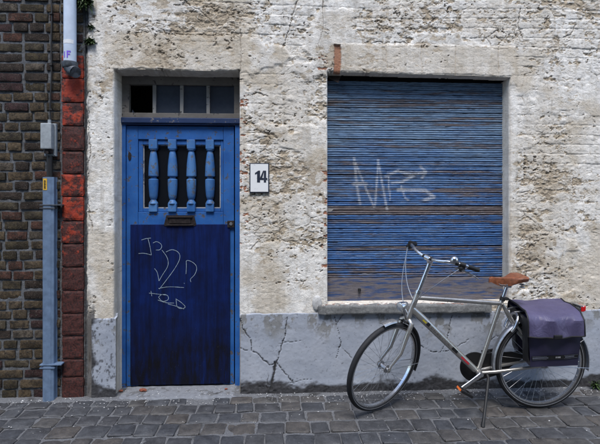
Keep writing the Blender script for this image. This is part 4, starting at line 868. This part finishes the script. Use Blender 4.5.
# stem and handlebar
ST = HT + AX * .245; CL = ST + Vector((-.030, 0, .034))
bb(MB().tube([HT - AX * .002, HT + AX * .02], .023, 14).tube([HT + AX * .02, HT + AX * .04], .016, 14).tube([HT + AX * .02, HT + AX * .19, ST], [.016, .0165, .018], 14).tube([ST - AX * .03, ST + AX * .012], .0195, 14).tube([ST - AX * .012, CL], [.017, .018], 12).tube([CL + Vector((0, -.022, 0)), CL + Vector((0, .022, 0))], .021, 16), 'stem', M['chrome'], None, True)
hbp = []
half = [(0, 0, 0), (-.004, .045, .004), (-.002, .10, .014), (.020, .165, .026), (.060, .228, .026), (.118, .265, .008), (.19, .288, -.018)]
for s, seq in ((-1, half[::-1]), (1, half[1:])): hbp += [CL + Vector((a, -s * b, c)) for a, b, c in seq]
hp = []
for i in range(len(hbp) - 1):                      # smooth the bar with a spline
    p0, p1, p2, p3 = hbp[max(i - 1, 0)], hbp[i], hbp[i + 1], hbp[min(i + 2, len(hbp) - 1)]
    for k in range(5):
        t = k / 5; hp.append(.5 * ((2 * p1) + (p2 - p0) * t + (2 * p0 - 5 * p1 + 4 * p2 - p3) * t * t + (3 * p1 - p0 - 3 * p2 + p3) * t ** 3))
hp.append(hbp[-1]); hbar = bb(MB().tube(hp, .0118, 12), 'handlebar', M['chrome'], None, True)
for s in (0, 1):
    e = hp[:7] if s == 0 else hp[-7:]; bb(MB().tube(e, [.0165] * 7, 12), 'grip', M['black'], None, True)
    c = hp[9] if s == 0 else hp[-10]; d = (hp[-9] - hp[-11]).normalized() if s else (hp[8] - hp[10]).normalized()
    lv = bb(MB().tube([c - d * .02, c + d * .02], .019, 12).box(c.x - .022, c.x + .012, c.y - .012, c.y + .012, c.z - .045, c.z - .008, .005).tube([c - d * .05, c - d * .028], .016, 12).box(c.x - .03, c.x + .02, c.y - .016, c.y + .016, c.z - .034, c.z - .012, .006), 'brake_clamp', M['black'], None, True)
    q = Vector((-.02, 0, -.03)); sid = Vector((0, -1 if s else 1, 0))
    bb(MB().tube([c + q - d * .035, c + q + d * .01, c + q + d * .06 + Vector((-.004, 0, -.008)), c + q + d * .11 + Vector((0, 0, -.022)), c + q + d * .135 + Vector((.004, 0, -.036))], [.006, .008, .0065, .0055, .005], 8, flat=.7), 'brake_lever', M['chrome'], None, True)
    bb(MB().tube([CL + Vector((0, (-1 if s else 1) * .034, .004 if s else .004)) + Vector((-.003, -.007 if s else -.007, 0)), CL + Vector((-.003, (-1 if s else 1) * .034 + .007, .004))], .0145, 12), 'clamp_band', M['black'], None, True)
c = hp[-14]; bb(MB().rev([(0, .048), (.014, .046), (.024, .036), (.027, .022), (.027, .012), (.018, .011)], c, (0, 0, 1), 20, closed_prof=False, up=(1, 0, 0)).tube([c, c + Vector((0, 0, .02))], .008, 8), 'bell', M['chrome'], None, True)
# brake and gear cables looping in front of the head tube
cb2 = MB()
for (a, m_, e) in ((hp[9] + Vector((-.03, 0, -.03)), Vector((-.11, .06, -.13)), HT + Vector((-.03, -.005, -.06))), (hp[-10] + Vector((-.03, 0, -.03)), Vector((-.34, -.02, -.04)), HT + Vector((-.028, .012, -.09))), (hp[9] + Vector((-.02, 0, -.04)), Vector((-.14, .08, -.20)), HB + Vector((-.02, 0, .02)))):
    mid = (a + e) / 2 + m_ * .5; cb2.tube([a * (1 - t) ** 2 + mid * 2 * t * (1 - t) + e * t * t for t in np.linspace(0, 1, 12)], .0028, 6)
bb(cb2, 'brake_cable', M['steel'], None, True)
# seat post and saddle
d = Vector((SC_[0] - BBX[0], 0, SC_[1] - BBX[1])).normalized(); s0 = Vector(L(SC_[0], 0, SC_[1]))
bb(MB().tube([s0, s0 + d * .125], .0128, 12), 'seat_post', M['chrome']); bb(MB().tube([s0 + d * .012, s0 + d * .04], .0195, 14).box(SC_[0] + .012, SC_[0] + .05, YB - .02, YB + .02, SC_[1] + .018, SC_[1] + .034, .004), 'seat_clamp', M['black'])
bb(MB().tube([L(1.60, .012, .955), L(1.64, .020, .937), L(1.72, .022, .935), L(1.80, .038, .965)], .0036, 8).tube([L(1.60, -.012, .955), L(1.64, -.020, .937), L(1.72, -.022, .935), L(1.80, -.038, .965)], .0036, 8).box(1.675, 1.715, YB - .03, YB + .03, .918, .945, .004), 'saddle_rails', M['steel'])
bb(MB().rev([(.015 + .004 * cos(a), .004 * sin(a)) for a in np.linspace(0, 2 * pi, 7)[:-1]], L(1.785, .04, .945), (0, 0, 1), 14).rev([(.015 + .004 * cos(a), .004 * sin(a)) for a in np.linspace(0, 2 * pi, 7)[:-1]], L(1.785, .04, .925), (0, 0, 1), 14).rev([(.015 + .004 * cos(a), .004 * sin(a)) for a in np.linspace(0, 2 * pi, 7)[:-1]], L(1.785, -.04, .945), (0, 0, 1), 14), 'saddle_spring', M['steel'])
vs = []; fs = []; NS_, NC = 26, 13
for i in range(NS_):
    t = i / (NS_ - 1); x = 1.555 + .272 * t
    hw_ = .020 + .006 * t + .072 * (max(0, min(1, (t - .38) / .40)) ** 2 * (3 - 2 * max(0, min(1, (t - .38) / .40)))); 
    if t < .10: hw_ *= math.sqrt(max(.02, 1 - (1 - t / .10) ** 2))
    if t > .90: hw_ *= math.sqrt(max(.05, 1 - ((t - .90) / .10) ** 2 * .85))
    zt = 1.000 - .016 * sin(pi * min(1, t / .75)) + .010 * t - (.020 * ((.10 - t) / .10) ** 2 if t < .10 else 0) - (.012 * ((t - .92) / .08) ** 2 if t > .92 else 0)
    sk = .020 + .030 * sin(pi * min(1, max(0, t)) ** .8) * (.6 + .4 * (t < .6)) * (1 if t > .05 else .5)
    for k in range(NC):
        u = -1 + 2 * k / (NC - 1); l = hw_ * math.copysign(min(1, abs(u) * 1.25) ** .9, u); zz = zt - .006 * u * u
        if abs(u) > .78: q = (abs(u) - .78) / .22; zz -= sk * q; l *= 1 - .12 * q
        vs.append(L(x, l, zz))
for i in range(NS_ - 1):
    for k in range(NC - 1): a = i * NC + k; fs.append((a, a + 1, a + NC + 1, a + NC))
o_ = len(vs); vs += [(v[0], v[1], v[2] - .004) for v in vs[:o_]]; fs += [tuple(i + o_ for i in f[::-1]) for f in fs[:]]
ringv = [k for k in range(NC)] + [i * NC + NC - 1 for i in range(1, NS_)] + [(NS_ - 1) * NC + k for k in range(NC - 2, -1, -1)] + [i * NC for i in range(NS_ - 2, 0, -1)]
fs += [(ringv[k], ringv[(k + 1) % len(ringv)], ringv[(k + 1) % len(ringv)] + o_, ringv[k] + o_) for k in range(len(ringv))]
bb(MB().add(vs, fs, True), 'saddle', M['leather'])
bb(MB().tube([L(RH[0], .060, RH[1]), L(RH[0], .082, RH[1])], .011, 8).tube([L(RH[0], .08, RH[1]), L(RH[0], .092, RH[1])], .006, 8).box(RH[0] - .03, RH[0] - .005, YB - .075, YB - .066, RH[1] - .012, RH[1] + .012, .003), 'axle_nut', M['steel'])
# cranks, pedals, chain guard, stand
pa = radians(213); pe = (BBX[0] + .172 * cos(pa), BBX[1] + .172 * sin(pa)); po = (BBX[0] - .172 * cos(pa), BBX[1] - .172 * sin(pa))
for (q, s) in ((pe, 1), (po, -1)):
    bb(MB().tube([L(BBX[0], s * .058, BBX[1]), L((BBX[0] + q[0]) / 2, s * .062, (BBX[1] + q[1]) / 2), L(q[0], s * .068, q[1])], [.019, .014, .015], 12, flat=.5).tube([L(BBX[0], s * .034, BBX[1]), L(BBX[0], s * .064, BBX[1])], .016, 14), 'crank', M['chrome'])
    pd = MB(); ang = radians(-30) if s == 1 else radians(8)
    for sg in (-1, 1): pd.box(-.048, .048, -.010, .010, sg * .026 - .007, sg * .026 + .007, .003)
    pd.box(-.048, -.038, -.010, .010, -.03, .03, .003).box(.038, .048, -.010, .010, -.03, .03, .003)
    pd2 = MB(); pd2.v = [(v[0], v[2], v[1]) for v in pd.v]; pd2.f = pd.f; pd2.sm = pd.sm
    cx_, cz_ = q; ly = s * .118
    pd2.apply(lambda v: Vector(L(cx_ + v.x * cos(ang) - v.z * sin(ang), ly - v.y * 1.35, cz_ + v.x * sin(ang) + v.z * cos(ang)))); pd2.tube([L(cx_, s * .07, cz_), L(cx_, s * .15, cz_)], .009, 8); po_ = bb(pd2, 'pedal', M['black'])
    if s == 1:
        M['amber'] = simple('amber reflector', (.65, .14, .02), .3, 0, 50, .2); rf = MB().box(-.0525, -.0485, -.032, .032, -.007, .007); rf.apply(lambda v: Vector(L(cx_ + v.x * cos(ang) - v.z * sin(ang), ly - v.y, cz_ + v.x * sin(ang) + v.z * cos(ang)))); bb(rf, 'pedal_reflector', M['amber'], po_)
gd = [(BBX[0] + .112 * cos(a), BBX[1] + .012 + .112 * sin(a)) for a in np.linspace(radians(65), radians(300), 26)] + [(BBX[0] + .20, BBX[1] - .045), (RH[0] - .14, BBX[1] + .05), (RH[0] - .06, BBX[1] + .10), (RH[0] - .10, BBX[1] + .125), (BBX[0] + .2, BBX[1] + .12)]
bb(MB().prism(gd, YB + .050, YB + .062), 'chain_guard', M['black'])
bb(MB().tube([L(BBX[0] + .055, .02, BBX[1] - .005), L(BBX[0] + .06, .045, BBX[1] - .03), L(BBX[0] + .005, .13, BBX[1] - .17), L(BBX[0] - .065, .245, .008)], [.014, .011, .0105, .0095], 10).tube([L(BBX[0] - .058, .233, .028), L(BBX[0] - .067, .248, .001)], [.012, .015], 10), 'kickstand', M['black'])
# rear rack, ring lock, tail lamp
rk = MB()
for s in (-1, 1):
    rk.tube([L(1.73, s * .045, .742), L(1.80, s * .058, .752), L(2.15, s * .058, .752), L(2.20, s * .03, .752)], .0055, 8)
    for xx in (1.92, 2.06): rk.tube([L(RH[0] + .01, s * .068, RH[1] + .01), L(xx, s * .06, .75)], .0048, 8)
rk.tube([L(2.20, -.03, .752), L(2.20, .03, .752)], .0055, 8).tube([L(2.195, 0, .752), L(2.225, 0, .757)], .007, 8)
bb(rk, 'rack', M['steel'])
bb(MB().tube([L(1.735 + .02 * abs(a) ** .5 * 0 + .035 * cos(a), .062 * sin(a), .645 + .075 * cos(a)) for a in np.linspace(-2.2, 2.2, 18)], .0125, 10), 'ring_lock', M['chrome'])
tl = bb(MB().box(2.222, 2.258, YB - .05, YB + .05, .735, .785, .012), 'tail_lamp', M['chrome']); M['redlens'] = simple('red lens', (.50, .01, .012), .15, 0, 60, .1)
bb(MB().box(2.2585, 2.272, YB - .042, YB + .042, .741, .779, .006).box(2.228, 2.253, YB - .0535, YB - .0505, .743, .777, .001), 'tail_lens', M['redlens'], tl)

# ------------------------------------------------------------------ double pannier bag over the rack
g = G('purple grey tarpaulin'); n = g.noise(8, 4, .5); n2 = g.noise(260, 2, .5); M['tarp'] = g.set(color=g.mix(g.step(n, .3, .7), (.052, .046, .100), (.078, .070, .138)), rough=.48, spec=.4, normal=g.bump(g.noise(11, 4, .55, g.scale((1, 1, .5)), 1.2), .022, .55, g.bump(n2, .0012, .5)))
bag = empty('pannier_bag', (1.98, YB, .40), 'purple grey double pannier bag hung over the rear rack of the bicycle', 'bag')
def bg(mb, name, mat, parent=None):
    mb.apply(lambda v: Vector((v.x - .062 * (YB - v.y + .16) / .36, v.y, v.z))); mb.apply(lean); return mb.build(name, mat, parent or bag)
def pouch(s):
    "side bag: s = 1 near side, -1 wall side"
    vs = []; fs = []; nx, nz = 12, 10; l0, l1 = .072, .185; zb, zt = .385, .735
    def pt(u, v, d):
        z = zb + (zt - zb) * v; xa = 1.815 + .035 * (1 - v) ** .9; xb = 2.205 - .004 * (1 - v); x = xa + (xb - xa) * u
        puff = 4 * u * (1 - u) * (.35 + .65 * v); l = l0 if d == 0 else l1 - .022 * (1 - v) + .014 * puff + .012 * mnoise.noise(Vector((x * 9, z * 9, s * 3)))
        return L(x, s * l, z)
    for d in (0, 1):
        for i in range(nx + 1):
            for j in range(nz + 1): vs.append(pt(i / nx, j / nz, d))
    W = nz + 1; O = (nx + 1) * W
    for i in range(nx):
        for j in range(nz):
            a = i * W + j; fs.append((O + a, O + a + W, O + a + W + 1, O + a + 1)); fs.append((a, a + 1, a + W + 1, a + W))
    for i in range(nx): a = i * W; fs.append((a, a + W, O + a + W, O + a)); a += nz; fs.append((a, O + a, O + a + W, a + W))
    for j in range(nz): fs.append((j, O + j, O + j + 1, j + 1)); a = nx * W + j; fs.append((a, a + 1, O + a + 1, O + a))
    return MB().add(vs, fs, True)
M['tarp2'] = simple('dark navy pouch cloth', (.020, .018, .046), .5, 0, 9, .2); pn1 = bg(pouch(1), 'side_pouch', M['tarp2']); bg(pouch(-1), 'side_pouch', M['tarp2'])
# top flap: from the wall side across the rack and over the near pouch
vs = []; fs = []
prof = [(-.196, .690), (-.197, .725), (-.190, .752), (-.165, .768), (-.10, .774), (0, .776), (.08, .772), (.150, .764), (.190, .752), (.206, .728), (.211, .690), (.213, .650), (.214, .618)]
nx = 14
for i in range(nx + 1):
    u = i / nx
    for k, (l, z) in enumerate(prof):
        t = k / (len(prof) - 1); xa = 1.800 + .012 * t; xb = 2.215 - .006 * sin(pi * t); x = xa + (xb - xa) * u
        sag = .020 * mnoise.noise(Vector((x * 7, l * 9, 2))) + .008 * (2 * u - 1) ** 2 * (abs(l) < .18); bul = .010 * sin(pi * u) if z < .74 else 0
        fold = .020 * mnoise.noise(Vector((x * 11 + z * 5, 7, z * 4))) if z < .75 else 0
        vs.append(L(x, l + math.copysign(bul, l) + fold, z + (sag if z > .74 else 0) - (.012 * (1 - abs(2 * u - 1)) if k == len(prof) - 1 else 0)))
W = len(prof)
for i in range(nx):
    for k in range(W - 1): a = i * W + k; fs.append((a, a + W, a + W + 1, a + 1))
o_ = len(vs); vs += [(v[0], v[1], v[2] - .004) for v in vs]; fs += [tuple(q + o_ for q in f[::-1]) for f in fs[:]]
fl = bg(MB().add(vs, fs, True), 'flap', M['tarp'])
edge = lambda i: [Vector(vs[i * W + k]) for k in range(W)]
low = [Vector(vs[i * W + W - 1]) for i in range(nx + 1)]
bg(MB().tube(edge(0), .006, 8).tube(edge(nx), .006, 8).tube(low, .0055, 8), 'piping', M['black'], fl)
# black gusset at the front and rear, buckle, strap, reflective strip
gu = MB()
for xx in (1.806,): gu.add([L(xx, -.185, .74), L(xx, .195, .74), L(xx + .028, .172, .42), L(xx + .02, .08, .40), L(xx + .01, .07, .66), L(xx + .01, -.07, .66), L(xx + .02, -.08, .40), L(xx + .028, -.172, .42)], [(0, 1, 4, 5), (1, 2, 3, 4), (0, 5, 6, 7)])
bg(gu, 'gusset', M['black'])
bg(MB().box(1.985, 2.045, YB - .240, YB - .222, .606, .634, .006), 'buckle', M['black'], fl)
sy = .192
zs_ = (.440, .468)
def pface(u, z):
    v = (z - .385) / .35; xa = 1.815 + .035 * (1 - v) ** .9; xb = 2.205 - .004 * (1 - v); x = xa + (xb - xa) * u; puff = 4 * u * (1 - u) * (.35 + .65 * v)
    return x, .185 - .022 * (1 - v) + .014 * puff + .012 * mnoise.noise(Vector((x * 9, z * 9, 3)))
def onpouch(mb, u0, u1, z0, z1, off, n=10):
    vs = []
    for i in range(n + 1):
        u = u0 + (u1 - u0) * i / n
        for z in (z0, z1): x, l = pface(u, z); vs.append(L(x, l + off, z + .010 * (u - .5)))
    mb.add(vs, [(2 * i, 2 * i + 2, 2 * i + 3, 2 * i + 1) for i in range(n)])
mb = MB(); onpouch(mb, .03, .985, .438, .470, .004, 20); bg(mb, 'strip', M['black'], pn1)
M['reflect'] = simple('grey reflective tape', (.14, .15, .19), .35, .3, 120, .3); mb = MB(); onpouch(mb, .04, .33, .441, .444, .0055); onpouch(mb, .04, .33, .464, .467, .0055); onpouch(mb, .04, .36, .449, .459, .0055, 8); bg(mb, 'reflective_tape', M['reflect'], pn1); mb = MB(); onpouch(mb, .68, .97, .464, .467, .0055); onpouch(mb, .68, .97, .441, .444, .0055); onpouch(mb, .70, .90, .450, .459, .0055); bg(mb, 'reflective_tape', M['reflect'], pn1)
M['white'] = simple('white print', (.5, .5, .52), .6, 0, 80, .2); mb = MB()
for u in (.51, .53, .555, .575, .595): onpouch(mb, u, u + .010, .449, .461, .0055, 1)
bg(mb, 'lettering', M['white'], pn1)
print('objects', len(bpy.data.objects))
